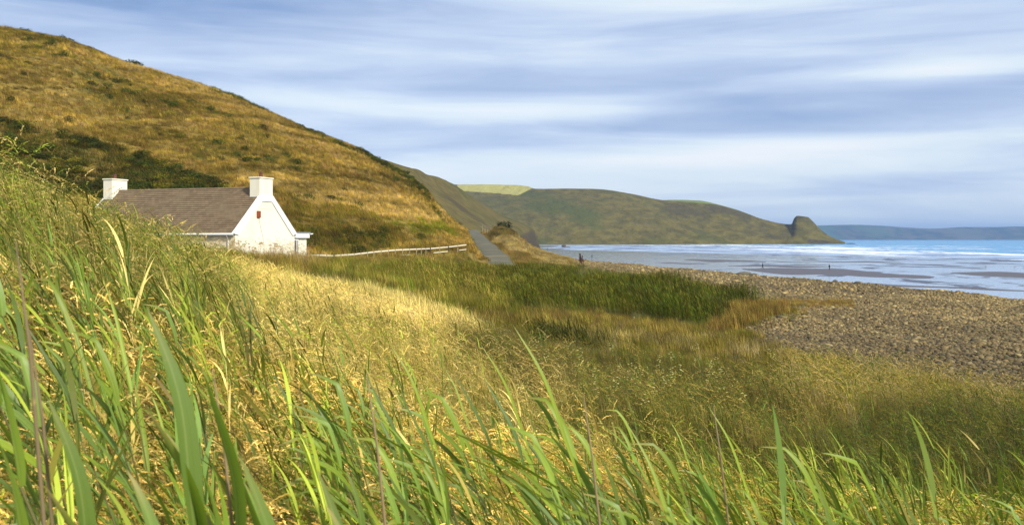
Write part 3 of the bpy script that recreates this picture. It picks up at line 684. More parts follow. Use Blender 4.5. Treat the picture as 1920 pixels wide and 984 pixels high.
# ------------------------------------------------------------------ shingle
def mk_stone(seed):
    rr = random.Random(seed); bm = bmesh.new(); bmesh.ops.create_icosphere(bm, subdivisions=2, radius=.5)
    ax = [rr.uniform(.8, 1.25), rr.uniform(.6, .9), rr.uniform(.35, .6)]; ns = [(Vector((rr.gauss(0, 1), rr.gauss(0, 1), rr.gauss(0, 1))).normalized(), rr.uniform(.3, .46)) for _ in range(6)]
    for v in bm.verts:
        for nn, k_ in ns:
            q = v.co.dot(nn)
            if q > k_: v.co -= nn*(q-k_)*.8
        v.co = Vector((v.co.x*ax[0], v.co.y*ax[1], v.co.z*ax[2]))
    me = bpy.data.meshes.new('pebble'); bm.to_mesh(me); bm.free()
    me.polygons.foreach_set('use_smooth', [True]*len(me.polygons)); o = bpy.data.objects.new('pebble', me); me.materials.append(M_stone); return o
M_stone, t, out = newmat('beach_stone'); at = t.node('ShaderNodeAttribute', attribute_type='INSTANCER', attribute_name='tint'); n_ = t.noise(objco(t), 5, 4)
b = t.node('ShaderNodeBsdfPrincipled'); t.link(t.mix(t.math('MULTIPLY', n_, .5), at.outputs['Color'], (.12, .10, .07)), b.inputs['Base Color']); b.inputs['Roughness'].default_value = .8
b.inputs['Specular IOR Level'].default_value = .25; t.link(b.outputs[0], out.inputs[0])
stones = [mk_stone(200+i) for i in range(6)]
def shingle(name, dmin, dmax, n, size, label):
    d = np.sqrt(rng.random(n)*(dmax**2-dmin**2)+dmin**2); u = rng.uniform(1040, 2250, n); x = (u-UC)/F*d; z = ground(x, d)
    m = is_shingle(x, d, z) & (x < np.interp(d, CRY, CRX)+14)
    x, d, z = x[m], d[m], z[m]; k = len(x)
    t = np.array([(.36,.26,.12),(.22,.155,.07),(.12,.09,.045),(.28,.22,.12),(.50,.41,.24),(.07,.06,.035),(.20,.18,.08)])[rng.choice(7, k, p=[.22,.20,.22,.11,.06,.14,.05])]*(rng.uniform(.7, 1.2, k)*np.interp(d, [30, 55, 80, 200], [.56, .64, .98, 1.15])*(1+.35*fbm(x*.15, d*.1, 3)))[:, None]*np.array([[1.02, .99, .76]])  # nearest stones tinted darker: shading of the slope facing away, painted in
    s = size*np.exp(rng.normal(0, .42, k)); rot = np.stack([rng.normal(0, .25, k), rng.normal(0, .25, k), rng.uniform(0, 6.28, k)], 1)
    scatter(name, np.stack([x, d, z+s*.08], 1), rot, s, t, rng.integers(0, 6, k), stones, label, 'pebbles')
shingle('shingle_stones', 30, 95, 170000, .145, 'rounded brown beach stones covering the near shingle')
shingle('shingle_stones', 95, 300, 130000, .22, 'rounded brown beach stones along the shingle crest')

# ------------------------------------------------------------------ cottage
m_cream = simple_mat('cream_render', (.80, .76, .62), .85, .05, 1.2, .25, .2, 6, ((.62, .57, .42), .35))
m_white = simple_mat('white_paint', (.82, .83, .82), .55, .03, 2, 0, .4)
m_wallf = simple_mat('pebbledash_render', (.78, .67, .48), .9, .12, 2.5, .6, .2, 6, ((.5, .42, .3), .5))
m_pot = simple_mat('terracotta', (.13, .045, .028), .8, .3, 4)
m_red = simple_mat('red_plastic', (.24, .055, .02), .5, .2, 6)
m_lead = simple_mat('lead_flashing', (.30, .34, .38), .6, .1, 3)
m_dark = simple_mat('window_glass', (.02, .025, .03), .08, .1, 2, 0, .6)
ml, t, out = newmat('roof_slate'); co = objco(t)
br = t.node('ShaderNodeTexBrick'); t.link(t.mapping(co, (1, 1, 1), rot=(0, 0, 0)), br.inputs[0]); br.inputs['Scale'].default_value = 1.0
br.inputs['Brick Width'].default_value = .33; br.inputs['Row Height'].default_value = .19; br.inputs['Mortar Size'].default_value = .006
br.inputs['Color1'].default_value = (.145, .100, .059, 1); br.inputs['Color2'].default_value = (.21, .15, .090, 1); br.inputs['Mortar'].default_value = (.06, .045, .03, 1)
nn = t.noise(co, .8, 6, .65); c = t.mix(t.maprange(nn, .45, .7, 0, .45), br.outputs['Color'], (.19, .16, .09))
b = t.node('ShaderNodeBsdfPrincipled'); t.link(c, b.inputs['Base Color']); b.inputs['Roughness'].default_value = .75; b.inputs['Specular IOR Level'].default_value = .3
t.link(b.outputs[0], out.inputs[0])
house = empty('cottage', HO, HRZ); tag(house, 'white gabled cottage with brown slate roof and two chimneys below the hill', 'cottage')
EZ = 2.46; RZ = 5.72; HM = HW/2
# walls: body prism with both gables
wl = MB().prism([(0, -.6), (0, EZ), (HM, RZ-.12), (HW, EZ), (HW, -.6)], 0, -HL, 0)
wall = wl.build('wall', m_cream, house)
fw = MB().box(-HL+.02, -.02, -.03, .0, -.6, EZ-.1); fwo = fw.build('front_wall', m_wallf, house)
# front windows largely behind the grass
for wx in (-3.3, -7.6, -11.6):
    fr = MB().box(wx-.55, wx+.55, -.075, -.033, .75, 1.75); f_ = fr.build('window', m_white, house)
    MB().box(wx-.47, wx-.04, -.085, -.078, .83, 1.67).box(wx+.04, wx+.47, -.085, -.078, .83, 1.67).build('pane', m_dark, f_)
    MB().box(wx-.65, wx+.65, -.14, -.035, .66, .745).build('sill', m_white, f_)
def slope_pt(s, off=0.0):   # distance down front slope from the ridge
    L = math.hypot(HM, RZ-EZ); return None
L_ = math.hypot(HM, RZ-EZ); dy, dz = HM/L_, (RZ-EZ)/L_; nco = 22
for side in (0, 1):
    V = []; Fc = []
    for k in range(nco):
        s0 = (L_+.22)*k/nco; s1 = (L_+.22)*(k+1)/nco
        for s, hgt in ((s0, .075), (s1, .105), (s1, .075)):
            y = HM-dy*s-dz*hgt; z = RZ-dz*s+dy*hgt
            if side: y = HW-y
            V += [(-HL-.02, y, z), (.02, y, z)]
    n = len(V)//2
    for i in range(n-1): Fc.append((2*i, 2*i+1, 2*i+3, 2*i+2))
    # underside and eave closing
    yb = HM-dy*(L_+.22); zb = RZ-dz*(L_+.22); yt, zt = HM, RZ-.02
    if side: yb = HW-yb
    V += [(-HL-.02, yb, zb), (.02, yb, zb), (-HL-.02, yt, zt), (.02, yt, zt)]; j = 2*n
    Fc += [(2*n-2, 2*n-1, j+1, j), (j, j+1, j+3, j+2)]
    o = mesh_obj('roof_slope', V, Fc, ml, house)
    me = o.data  # slates laid out along the slope via a rotated copy of the coordinates
# ridge tiles
rt = MB()
for i in range(44):
    x0 = -HL+.75+i*(HL-1.5)/44; x1 = x0+(HL-1.5)/44-.012
    rt.prism([(HM-.17, RZ-.04), (HM-.12, RZ+.10), (HM, RZ+.175+(.008 if i % 2 else 0)), (HM+.12, RZ+.10), (HM+.17, RZ-.04)], 0, x0, x1)
rt.build('ridge_tiles', ml, house)
# raised white verge bands on both gables, cropped under the chimney
CW = .83
for gx0, gx1 in ((.0, .09), (-HL-.09, -HL)):
    bw = .42; vb = MB()
    for sd in (0, 1):
        def q(y, z): return ((HW-y) if sd else y, z)
        yo, zo = -.24, EZ-.20; yt = HM-CW+.05; zt = RZ-(CW-.05)*dz/dy
        prof = [q(yo, zo+.10), q(yt, zt+.20), q(HM, zt+.20), q(HM, zt-.26), q(yt+.12, zt-.26), q(yo+.52, zo-.0)]
        vb.prism(prof, 0, gx0+.003, gx1)
    vb.build('verge_board', m_white, house)
    # coping cap standing over the slates
    if gx0 < 0: continue
    cp = MB()
    for sd in (0, 1):
        prof = []
        for s, hh_ in ((.95, .135), (L_+.24, .135), (L_+.24, .02), (.95, .02)):
            y = HM-dy*s-dz*hh_; z = RZ-dz*s+dy*hh_; prof.append(((HW-y) if sd else y, z))
        cp.prism(prof, 0, gx0-.12 if gx0 >= 0 else gx0-.02, gx1+.02 if gx0 >= 0 else gx1+.12)
    cp.build('coping', m_white, house)
# chimneys
for cx, top in ((-.42, 6.58), (-HL+.42, 6.75)):
    ch = MB().box(cx-.44, cx+.44, HM-CW, HM+CW, 4.2, top-.10).build('chimney', m_cream, house, .012)
    MB().box(cx-.50, cx+.50, HM-CW-.06, HM+CW+.06, top-.097, top).build('cap', m_cream, ch, .015)
    MB().box(cx-.48, cx+.48, HM-CW-.025, HM-CW-.003, RZ-.78, RZ-.60).build('flashing', m_lead, ch)
    pt = MB().tube([(cx, HM-.05, top-.01), (cx, HM-.05, top+.06), (cx, HM-.05, top+.28), (cx, HM-.05, top+.29), (cx, HM-.05, top+.35)], [.16, .14, .12, .15, .14], 14)
    pt.build('chimney_pot', m_pot, ch)
    MB().tube([(cx, HM-.05, top+.35), (cx+.02, HM-.02, top+.42)], [.10, .05], 10).build('cowl', simple_mat('sooty_metal', (.05, .03, .03), .6), ch)
# gutter, fascia, downpipe
MB().box(-HL+.0, -.03, -.215, -.19, EZ-.26, EZ-.10).build('fascia', m_white, house)
MB().tube([(-HL+.0, -.29, EZ-.13), (.0, -.29, EZ-.13)], .06, 10).build('gutter', m_white, house, smooth=True)
MB().tube([(-.55, -.27, EZ-.16), (-.55, -.24, EZ-.32), (-.55, -.10, EZ-.5), (-.55, -.10, .1)], .038, 8).build('downpipe', m_white, house, smooth=True)
# alarm box on the gable
al = MB().box(.004, .13, HM-1.22, HM-.82, 3.55, 4.05).build('alarm_box', m_red, house, .03)
# cable running down the gable
MB().tube([(.02, HM-.95, 3.55), (.025, HM-.75, 2.9), (.025, HM-.35, 1.9), (.025, HM-.2, .4)], .012, 6).build('cable', simple_mat('grey_cable', (.45, .45, .40), .6), house)
# flat-roofed lean-to at the back corner
lt = MB().box(-4.8, -.12, HW+.003, HW+2.0, -.6, EZ-.22).build('lean_to_wall', m_cream, house)
MB().box(-4.9, .10, HW-.05+.25, HW+2.12, EZ-.40, EZ-.03).build('lean_to_fascia', m_white, house, .01)
MB().box(-4.95, .16, HW+.20, HW+2.18, EZ-.027, EZ+.05).build('lean_to_roof', m_lead, house, .01)
MB().tube([(.2, HW+2.1, EZ-.09), (.2, HW+2.42, EZ-.07)], .045, 8).build('lean_to_gutter', m_white, house)
wf = MB().box(-.117, -.06, HW+.12, HW+.78, .55, 1.95).build('window', m_white, house)
MB().box(-.057, -.05, HW+.18, HW+.42, .62, 1.88).build('pane', m_dark, wf)
MB().box(-.057, -.05, HW+.48, HW+.72, .62, 1.88).build('pane', simple_mat('curtained_glass', (.35, .33, .28), .2), wf)
# satellite bracket / white fitting behind the far chimney
MB().tube([(-HL-.15, .9, 3.9), (-HL-.55, .8, 4.15)], .03, 6).tube([(-HL-.55, .8, 4.05), (-HL-.56, .8, 4.35)], [.05, .12], 10).build('aerial_fitting', m_white, house)

# ------------------------------------------------------------------ fences
m_rail = simple_mat('bleached_timber', (.72, .66, .50), .8, .15, 5, .3)
m_post = simple_mat('weathered_post', (.34, .27, .17), .9, .3, 5, .3)
m_postd = simple_mat('dark_post', (.07, .05, .035), .9, .3, 5)
def gz1(x, y): return float(ground(x, y)[0])
fence_pts = [(566,479.2,80),(597,478.3,84),(625,479.5,89),(663,476.8,94),(700,472.5,99),(740,468.8,104),(780,467,110),(806,466,115),(840,463,122),(874,459,129)]
FP = [P(u, v, d) for u, v, d in fence_pts]
fe = empty('wooden_fence', Vector((FP[0].x, FP[0].y, gz1(FP[0].x, FP[0].y)))); tag(fe, 'pale post and rail fence running from the cottage towards the lane', 'fence')
o0 = Vector(fe.location)
for i in range(len(FP)-1):
    a, b = FP[i]-o0, FP[i+1]-o0; j = Vector((0, 0, .035*(-1)**i)); dr = (b-a).normalized(); sd = dr.cross(Vector((0, 0, 1)))
    def railbox(a, b, zoff, hh_=.065, th=.03):
        V = []
        for p in (a, b):
            for s, z in ((-th, -hh_), (th, -hh_), (th, hh_), (-th, hh_)): V.append(p+sd*s+Vector((0, 0, z+zoff)))
        return MB().add(V, [(0,1,2,3)[::-1], (4,5,6,7), (0,1,5,4), (1,2,6,5), (2,3,7,6), (3,0,4,7)])
    ext = dr*.05
    railbox(a-ext, b+ext, 0).build('rail', m_rail, fe)
    if i in (2, 3, 4, 5): railbox(a, b if i != 5 else a.lerp(b, .7), -.62+.03*(i % 2), .05).build('rail', m_rail, fe)
    if i == 7: railbox(a.lerp(b, .2), b, -.55, .05).build('rail', m_rail, fe)
    if i == 8: railbox(a.lerp(b, .6), b, -.6, .045).build('rail', m_rail, fe)
    npost = 3 if 1 < i < 7 else 2
    for k_ in range(npost):
        p = a.lerp(b, k_/npost); zb = gz1(p.x+o0.x, p.y+o0.y)-o0.z-.3
        dk = (i in (7, 8) and k_ == 0) or (i == 2 and k_ == 0)
        w2 = .06 if dk else .035
        p = p+sd*(.065)
        MB().box(p.x-w2, p.x+w2, p.y-w2, p.y+w2, zb, p.z+(.16 if dk else .10)).build('post', m_postd if dk else m_post, fe)
# short fence above the lane cutting
FQ = [P(905, 421, 392), P(919, 428, 372), P(934, 436, 352)]
f2 = empty('wooden_fence', FQ[0]-Vector((0, 0, 1.3))); tag(f2, 'short weathered rail fence on the bank beyond the lane', 'fence'); o1 = Vector(f2.location)
for i in range(2):
    a, b = FQ[i]-o1, FQ[i+1]-o1
    for zo in (0, -.6): MB().tube([a+Vector((0, 0, zo)), b+Vector((0, 0, zo))], .12, 5).build('rail', m_post, f2)
for k_ in range(7):
    s = k_/6*2; i = min(1, int(s)); p = (FQ[i].lerp(FQ[i+1], s-i))-o1
    MB().box(p.x-.09, p.x+.09, p.y-.09, p.y+.09, p.z-2.8, p.z+.2).build('post', m_post, f2)

# ------------------------------------------------------------------ bushes and dead plants
def bush(name, u, v, d, rx, rz, tint, label, cat, n=900, ls=.10, seed=1, zdrop=.2, grp=None):
    p = P(u, v, d); rr = mk_leafblob(seed, n, rx, rz, ls, leaf_mat('shrub_leaf', tint, gloss=.0, trans=.2)); rr.name = name; COL.objects.link(rr)
    rr.location = p-Vector((0, 0, zdrop)); tag(rr, label, cat, grp); return rr
bush('gorse_bush', 942, 434, 365, 3.4, 3.6, (.03, .035, .015), 'dark wind-cut bush on the bank beyond the lane', 'bush', 700, .5, 305, 1.0)
bb = bpy.data.objects.get('gorse_bush'); bb.location = (-3.0, 349, gz1(-3.0, 349)-1.9)
RB = [(118,77,170,2.3,'dark gorse bush on the skyline nearest the left edge'),(240,121,179,2.6,'dark gorse bush on the skyline above the far chimney'),(330,150,184,1.9,'low gorse bush on the skyline between the two chimneys'),
      (425,181,190,3.0,'broad gorse bush on the skyline above the near chimney'),(560,238,200,2.0,'small gorse bush halfway down the skyline'),(655,277,211,2.6,'dark gorse bush where the skyline steepens'),(752,322,231,2.4,'lowest gorse bush on the skyline above the lane')]
for i, (u, v, d, r_, lb) in enumerate(RB): bush('gorse_bush', u, v+4, d, r_, .9, (.035, .045, .016), lb, 'bush', 900, .17, 320+i, .1)

def stalk_plant(name, loc, hts, mat, label, cat, r=.03, spread=.35, grp=None, seeds=True, seed=0):
    rr = random.Random(seed); e = empty(name, loc); tag(e, label, cat, grp)
    for h_ in hts:
        a = rr.uniform(0, 6.28); b0 = Vector((math.cos(a), math.sin(a), 0))*spread*rr.random(); tp = b0+Vector((rr.uniform(-.2, .12)*h_, rr.uniform(-.1, .1), h_))
        m = MB().tube([b0, b0.lerp(tp, .5)+Vector((rr.uniform(-.04, .04), 0, 0)), tp], [r, r*.8, r*.3], 6)
        if seeds:
            for k_ in range(26):
                s = rr.uniform(.45, 1); c = b0.lerp(tp, s); q = r*2.4*(1.15-s)*1.6; dd = Vector((rr.gauss(0, q), rr.gauss(0, q), rr.gauss(0, .03)))
                m.tube([c+dd*.2, c+dd+Vector((0, 0, .09))], [r*.9, r*.3], 4)
        m.build('stalk', mat, e)
    return e
m_dock = simple_mat('dried_dock', (.085, .04, .02), .9, .3, 4)
p = P(1090, 497, 206); stalk_plant('dried_plant', Vector((p.x, p.y, gz1(p.x, p.y)-.1)), [2.1, 2.3, 1.5, 1.3, 1.9, 1.1, .9], m_dock, 'dark brown dried stalks standing at the top of the shingle', 'plant', .085, .75, seed=3)
p = P(1626, 576, 78); stalk_plant('dried_plant', Vector((p.x, p.y, gz1(p.x, p.y)-.05)), [.55, .7, .45, .5, .62], m_dock, 'small bare brown twigs growing out of the shingle', 'plant', .014, .5, seed=5)
# low rusty vegetation on the shingle spit
n = 900; uu = 1400+rng.random(n)**1.5*200; vv = 574+rng.normal(0, 3.4, n); d = 5.55*F/(vv-HV); x = (uu-UC)/F*d; z = ground(x, d)
scatter('spit_plants', np.stack([x, d, z], 1), rng.uniform(-.4, .4, n), rng.uniform(.25, .5, n), pal(['rust', 'brown', 'gold'], [3, 2, 1.2], n), rng.integers(0, 5, n), G_far, 'low rusty plants creeping out over the shingle', 'plants')

# boulders on the crest of the shingle and rocks in the shallows
def rock(u, v, d, s, label, z=None, col=(.10, .09, .07)):
    o = mk_stone(int(u)); o.name = 'rock'; o.data = o.data.copy(); o.data.materials.clear(); o.data.materials.append(m_rock); COL.objects.link(o)
    p = P(u, v, d); o.location = (p.x, p.y, (gz1(p.x, p.y) if z is None else z)+s[2]*.15); o.scale = s; o.rotation_euler = (0, 0, u); tag(o, label, 'rock'); return o
m_rock = simple_mat('dark_rock', (.11, .10, .075), .85, .4, 2, .5)
rock(1395, 515, 147, (2.6, 1.6, 1.3), 'larger of two dark rocks on the shingle crest'); rock(1413, 516, 146, (1.7, 1.2, 1.0), 'smaller of two dark rocks on the shingle crest')
rock(1566, 532, 120, (.9, .8, .8), 'dark stone on the shingle crest below the farther walker')
rock(1608, 536, 116, (1.1, .7, .8), 'flat dark stone alone on the shingle crest')
rock(1058, 463, 1080, (9, 6, 7), 'low pointed rock in the shallows off the cliff', -.3); rock(1066, 463.5, 1060, (6, 4, 4), 'small flat rock beside the pointed one in the shallows', -.3)
rock(1595, 457, 1770, (18, 8, 6), 'flat black rock off the tip of the headland', -.5)

# ------------------------------------------------------------------ people on the sand
def skin_mesh(joints, edges, radii, name, mat, parent, sub=1):
    me = bpy.data.meshes.new(name); me.from_pydata(joints, edges, []); o = bpy.data.objects.new(name, me); COL.objects.link(o)
    sm = o.modifiers.new('skin', 'SKIN'); 
    for v, r_ in zip(me.skin_vertices[0].data, radii): v.radius = (r_, r_)
    me.skin_vertices[0].data[0].use_root = True
    ss = o.modifiers.new('sub', 'SUBSURF'); ss.levels = sub; ss.render_levels = sub
    bpy.context.view_layer.update(); ev = o.evaluated_get(bpy.context.evaluated_depsgraph_get()); me2 = bpy.data.meshes.new_from_object(ev)
    o.modifiers.clear(); o.data = me2; me2.materials.clear(); me2.materials.append(mat); me2.polygons.foreach_set('use_smooth', [True]*len(me2.polygons))
    o.parent = parent; return o
m_skin = simple_mat('skin', (.45, .28, .2), .6, .1, 8); m_hair = simple_mat('dark_hair', (.03, .02, .015), .7)
def person(u, v, d, rz, coat, trou, label, stride=.22, s=1.0):
    p = P(u, v, d); e = empty('person', (p.x, p.y, .01), rz); e.scale = (s, s, s); tag(e, label, 'person')
    J = [(0,0,.95),(0,0,1.15),(0,.0,1.38),(0,0,1.50),(0,.01,1.60),(0,.02,1.70),   # pelvis..head
         (-.10,0,.90),(-.11,stride*.5,.50),(-.11,stride,.08),(-.11,stride+.14,.04),
         (.10,0,.90),(.11,-stride*.2,.50),(.11,-stride,.10),(.11,-stride+.13,.04),
         (-.19,0,1.40),(-.24,-.05,1.13),(-.25,.06,.90),(-.25,.09,.82),
         (.19,0,1.40),(.24,.06,1.13),(.25,.12,.90),(.25,.15,.82)]
    E = [(0,1),(1,2),(2,3),(3,4),(4,5),(0,6),(6,7),(7,8),(8,9),(0,10),(10,11),(11,12),(12,13),(2,14),(14,15),(15,16),(16,17),(2,18),(18,19),(19,20),(20,21)]
    Rr = [.14,.13,.15,.055,.095,.085,.095,.065,.045,.035,.095,.065,.045,.035,.065,.045,.033,.03,.065,.045,.033,.03]
    skin_mesh(J, E, Rr, 'body', m_skin, e)
    skin_mesh([J[0],J[1],J[2],(0,0,1.46),J[14],J[15],J[16],J[18],J[19],J[20],(0,0,.84)], [(0,1),(1,2),(2,3),(2,4),(4,5),(5,6),(2,7),(7,8),(8,9),(0,10)], [.175,.165,.18,.09,.085,.065,.055,.085,.065,.055,.17], 'coat', coat, e)
    skin_mesh([J[0],J[6],J[7],J[8],J[10],J[11],J[12]], [(0,1),(1,2),(2,3),(0,4),(4,5),(5,6)], [.15,.115,.085,.07,.115,.085,.07], 'trousers', trou, e)
    bm = bmesh.new(); bmesh.ops.create_uvsphere(bm, u_segments=12, v_segments=8, radius=.112)
    for vv in bm.verts: vv.co = Vector((vv.co.x*.9, vv.co.y*1.02-.018, vv.co.z*1.05+1.685))
    bmesh.ops.delete(bm, geom=[q for q in bm.verts if q.co.z < 1.63 and q.co.y > -.02], context='VERTS')
    me = bpy.data.meshes.new('hair'); bm.to_mesh(me); bm.free(); me.materials.append(m_hair); h_ = bpy.data.objects.new('hair', me); COL.objects.link(h_); h_.parent = e
    return e
m_navy = simple_mat('navy_cloth', (.02, .025, .05), .9); m_blk = simple_mat('black_cloth', (.015, .015, .018), .9); m_brn = simple_mat('brown_cloth', (.07, .04, .03), .9)
dd = lambda v: HC*F/(v-HV)
person(1430, 503.5, dd(503.5), R(70), m_navy, m_blk, 'person in dark clothes on the wet sand, above the larger crest rocks', s=1.05)
person(1555, 506.5, dd(506.5), R(-80), m_blk, m_brn, 'person in dark clothes walking at the middle of the long sand bank', s=1.02)
person(1110, 483.8, dd(483.8), R(60), m_navy, m_navy, 'dark clothed person on the sand beside the dried stalks', s=1.05)
person(1027, 467.3, dd(468.2), R(80), m_blk, m_blk, 'tiny distant person on the sand near the foot of the cliff', s=1.1)

# gulls
m_gull = simple_mat('gull_feathers', (.5, .5, .52), .8, .2, 10); m_gulld = simple_mat('gull_back', (.10, .10, .12), .8, .2, 10)
def gull(loc, rz, label, flying=False, s=1.0, grp=None):
    V = []; e = empty('gull', loc, rz); e.scale = (s,)*3; tag(e, label, 'gull', grp)
    zb = .0 if flying else .2
    MB().tube([(-.26,0,zb+.02),(-.16,0,zb+.03),(0,0,zb+.05),(.12,0,zb+.09),(.2,0,zb+.17),(.26,0,zb+.19),(.32,0,zb+.18)], [.02,.05,.085,.08,.045,.045,.008], 10).build('body', m_gull, e, smooth=True)
    for sd in (-1, 1):
        w_ = MB()
        if flying:
            w_.add([(.10,sd*.05,.08),(-.08,sd*.05,.07),(-.05,sd*.35,.17),(.13,sd*.35,.18),(-.10,sd*.68,.10),(-.12,sd*.66,.10)] + [(.10,sd*.05,.095),(-.08,sd*.05,.085),(-.05,sd*.35,.182),(.13,sd*.35,.195),(-.10,sd*.68,.106),(-.12,sd*.66,.106)],
                   [(0,1,2,3),(3,2,5,4),(6,9,8,7),(9,10,11,8),(0,3,9,6),(3,4,10,9),(1,7,8,2),(2,8,11,5),(4,5,11,10),(0,6,7,1)])
        else: w_.tube([(.1,sd*.07,zb+.09),(-.1,sd*.075,zb+.07),(-.3,sd*.03,zb+.05)], [.04,.045,.01], 7); MB().tube([(0,sd*.03,zb-.02),(.01,sd*.03,0)], .008, 5).build('leg', m_gulld, e)
        w_.build('wing', m_gulld, e)
for u, v in ((1849, 502), (1881, 501.5), (1902, 502.5)):
    d = dd(v); p = P(u, v, d); gull((p.x, p.y, .02), rng.uniform(0, 6), 'small gull standing in the shallow water at the far right', False, 1.5, 'gulls standing in the shallows')
gull(P(608, 148, 420), 1.0, 'single gull flying in the sky above the hillside', True, 1.1)

# ------------------------------------------------------------------ flowers in the meadow, umbels by the cottage
m_petal = simple_mat('cream_petals', (.78, .72, .28), .7, .15, 20)
def mk_flower(seed):
    rr = random.Random(seed); m = MB()
    for k_ in range(rr.randint(5, 9)):
        c = Vector((rr.gauss(0, .055), rr.gauss(0, .055), rr.uniform(.5, .72)))
        for a in range(5):
            q = a*1.257; d1 = Vector((math.cos(q), math.sin(q), .3))*.034; d2 = Vector((-math.sin(q), math.cos(q), 0))*.017
            m.add([c, c+d1*.6+d2, c+d1, c+d1*.6-d2], [(0, 1, 2, 3)])
    m.tube([(0, 0, 0), (.01, 0, .6)], .004, 4)
    return m
m_fstem = simple_mat('flower_stem', (.16, .17, .04), .8)
fl = [mk_flower(400+i) for i in range(3)]; FO = []
spots = [(940,633,1),(1022,632,2),(1000,650,1),(1190,600,1)]+[(random.gauss(1290, 120), random.gauss(722, 26), 1) for _ in range(40)]+[(random.uniform(960, 1470), random.uniform(655, 760), 1) for _ in range(34)]+[(random.uniform(600, 800), random.uniform(505, 520), 1) for _ in range(5)]
for i, (u, v, k_) in enumerate(spots):
    dcur = 30.0
    for _ in range(40):
        x_ = (u-UC)/F*dcur; zt = gz1(x_, dcur)+.6; dn = (HC-zt)*F/max(20, v-HV); dcur = .6*dcur+.4*dn
    if not 15 < dcur < 110: continue
    if i < 3 or len(FO) < 3: 
        o = fl[len(FO)].build('wild_flower', m_petal); FO.append(o); o.data.materials.append(m_fstem)
        for pl in o.data.polygons:
            if pl.center.z < .47 or len(pl.vertices) == 4 and max(abs(o.data.vertices[q].co.x-.01) for q in pl.vertices) < .006: pl.material_index = 1
    else: o = FO[i % 3].copy(); COL.objects.link(o)
    x_ = (u-UC)/F*dcur; o.location = (x_, dcur, gz1(x_, dcur)); o.rotation_euler = (0, 0, random.uniform(0, 6)); s = random.uniform(.6, 1.1)*(dcur/30)**.5; o.scale = (s, s, random.uniform(1.1, 1.5))
    tag(o, 'pale cream wild flower in the rough meadow grass', 'flower', 'cream flowers scattered in the meadow')

m_umb = simple_mat('dried_umbel', (.46, .32, .15), .9, .3, 10)
def mk_umbel(seed):
    rr = random.Random(seed); m = MB(); m.tube([(0, 0, 0), (.02, 0, .6), (-.03, 0, 1.15)], [.012, .01, .008], 5); tops = [(Vector((-.03, 0, 1.15)), .16)]
    for k_ in range(3):
        a = rr.uniform(0, 6.28); b0 = Vector((0, 0, rr.uniform(.6, .9))); tp = b0+Vector((math.cos(a)*.22, math.sin(a)*.22, .3)); m.tube([b0, tp], .006, 4); tops.append((tp, .1))
    for c, r_ in tops:
        for k_ in range(16):
            a = rr.uniform(0, 6.28); q = r_*math.sqrt(rr.random()); e_ = c+Vector((math.cos(a)*q, math.sin(a)*q, .10-.2*q)); m.tube([c, e_], .003, 3)
            for _ in range(4):
                f_ = e_+Vector((rr.gauss(0, .014), rr.gauss(0, .014), rr.gauss(0, .008))); m.tube([f_-Vector((0, 0, .01)), f_+Vector((0, 0, .012))], [.011, .006], 4)
    return m
UO = [mk_umbel(430+i).build('dried_umbel', m_umb) for i in range(3)]
for i in range(60):
    u = random.uniform(355, 585) if i < 54 else random.uniform(200, 290); vt = 449+random.uniform(0, 26)+(max(0, u-500)*.12); d = random.uniform(56, 67)
    x_ = (u-UC)/F*d; zg = gz1(x_, d); zt = HC-(vt-HV)/F*d; s = max(.6, min(1.6, (zt-zg)/1.2))
    o = UO[i] if i < 3 else UO[i % 3].copy()
    if i >= 3: COL.objects.link(o)
    o.location = (x_, d, zg-.02); q_s = random.uniform(.3, .65); o.scale = (q_s, q_s, s*.94); o.rotation_euler = (0, random.uniform(-.12, 0), random.uniform(0, 6))
    tag(o, 'brown dried umbel standing above the grass before the cottage', 'plant', 'dried umbels in front of the cottage')

# ------------------------------------------------------------------ individual reeds of the foreground
m_reed = leaf_mat('reed_leaf', (.22, .33, .018), rough=.5, trans=.38, gloss=.025, vary=.25); m_reedb = leaf_mat('reed_leaf_dull', (.15, .26, .035), rough=.5, trans=.4, gloss=.03)
m_stem = leaf_mat('reed_stem', (.15, .13, .05), trans=.05, vary=.1); m_dead = leaf_mat('dead_stalk', (.30, .20, .12), trans=.05, vary=.1)
def leaf_mesh(name, L, w, c0, c1, yaw, roll, mat, parent, base, bv):
    V = []; Fc = []; BV = []; TP = []; AC = []; n = 12; tipb = random.Random(int(bv*1e6)).uniform(0, 1.2); kink = random.Random(int(bv*1e5)); kk_ = kink.uniform(.4, .8) if kink.random() < .3 else 9; ln = Vector((math.cos(yaw), math.sin(yaw), 0)); p = Vector(base)
    for k_ in range(n+1):
        s = k_/n; an = c0+(c1-c0)*s**1.3+(.7 if s > kk_ else 0)+.06*math.sin(9*s+bv*20); TP += [max(0, (s-.72)/.28)*tipb]*3; AC += [0, 1, 0]; t_ = Vector((ln.x*math.sin(an), ln.y*math.sin(an), math.cos(an)))
        up0 = Vector((0, 0, 1)).cross(ln); sd = (Matrix.Rotation(roll*(.3+s*.9), 3, t_) @ up0).normalized(); nr = t_.cross(sd).normalized(); wd = w*lanc(s)/2
        V += [p-sd*wd+nr*wd*.35, p, p+sd*wd+nr*wd*.35]; BV += [bv]*3; p = p+t_*L/n
    for k_ in range(n):
        a = 3*k_; Fc += [(a, a+1, a+4, a+3), (a+1, a+2, a+5, a+4)]
    o = mesh_obj(name, V, Fc, mat, parent, True); at_ = o.data.attributes.new('bv', 'FLOAT', 'POINT'); at_.data.foreach_set('value', BV)
    for nm_, ar_ in (('tp', TP), ('ac', AC)):
        a_ = o.data.attributes.new(nm_, 'FLOAT', 'POINT'); a_.data.foreach_set('value', [min(1, float(q)) for q in ar_])
    return o
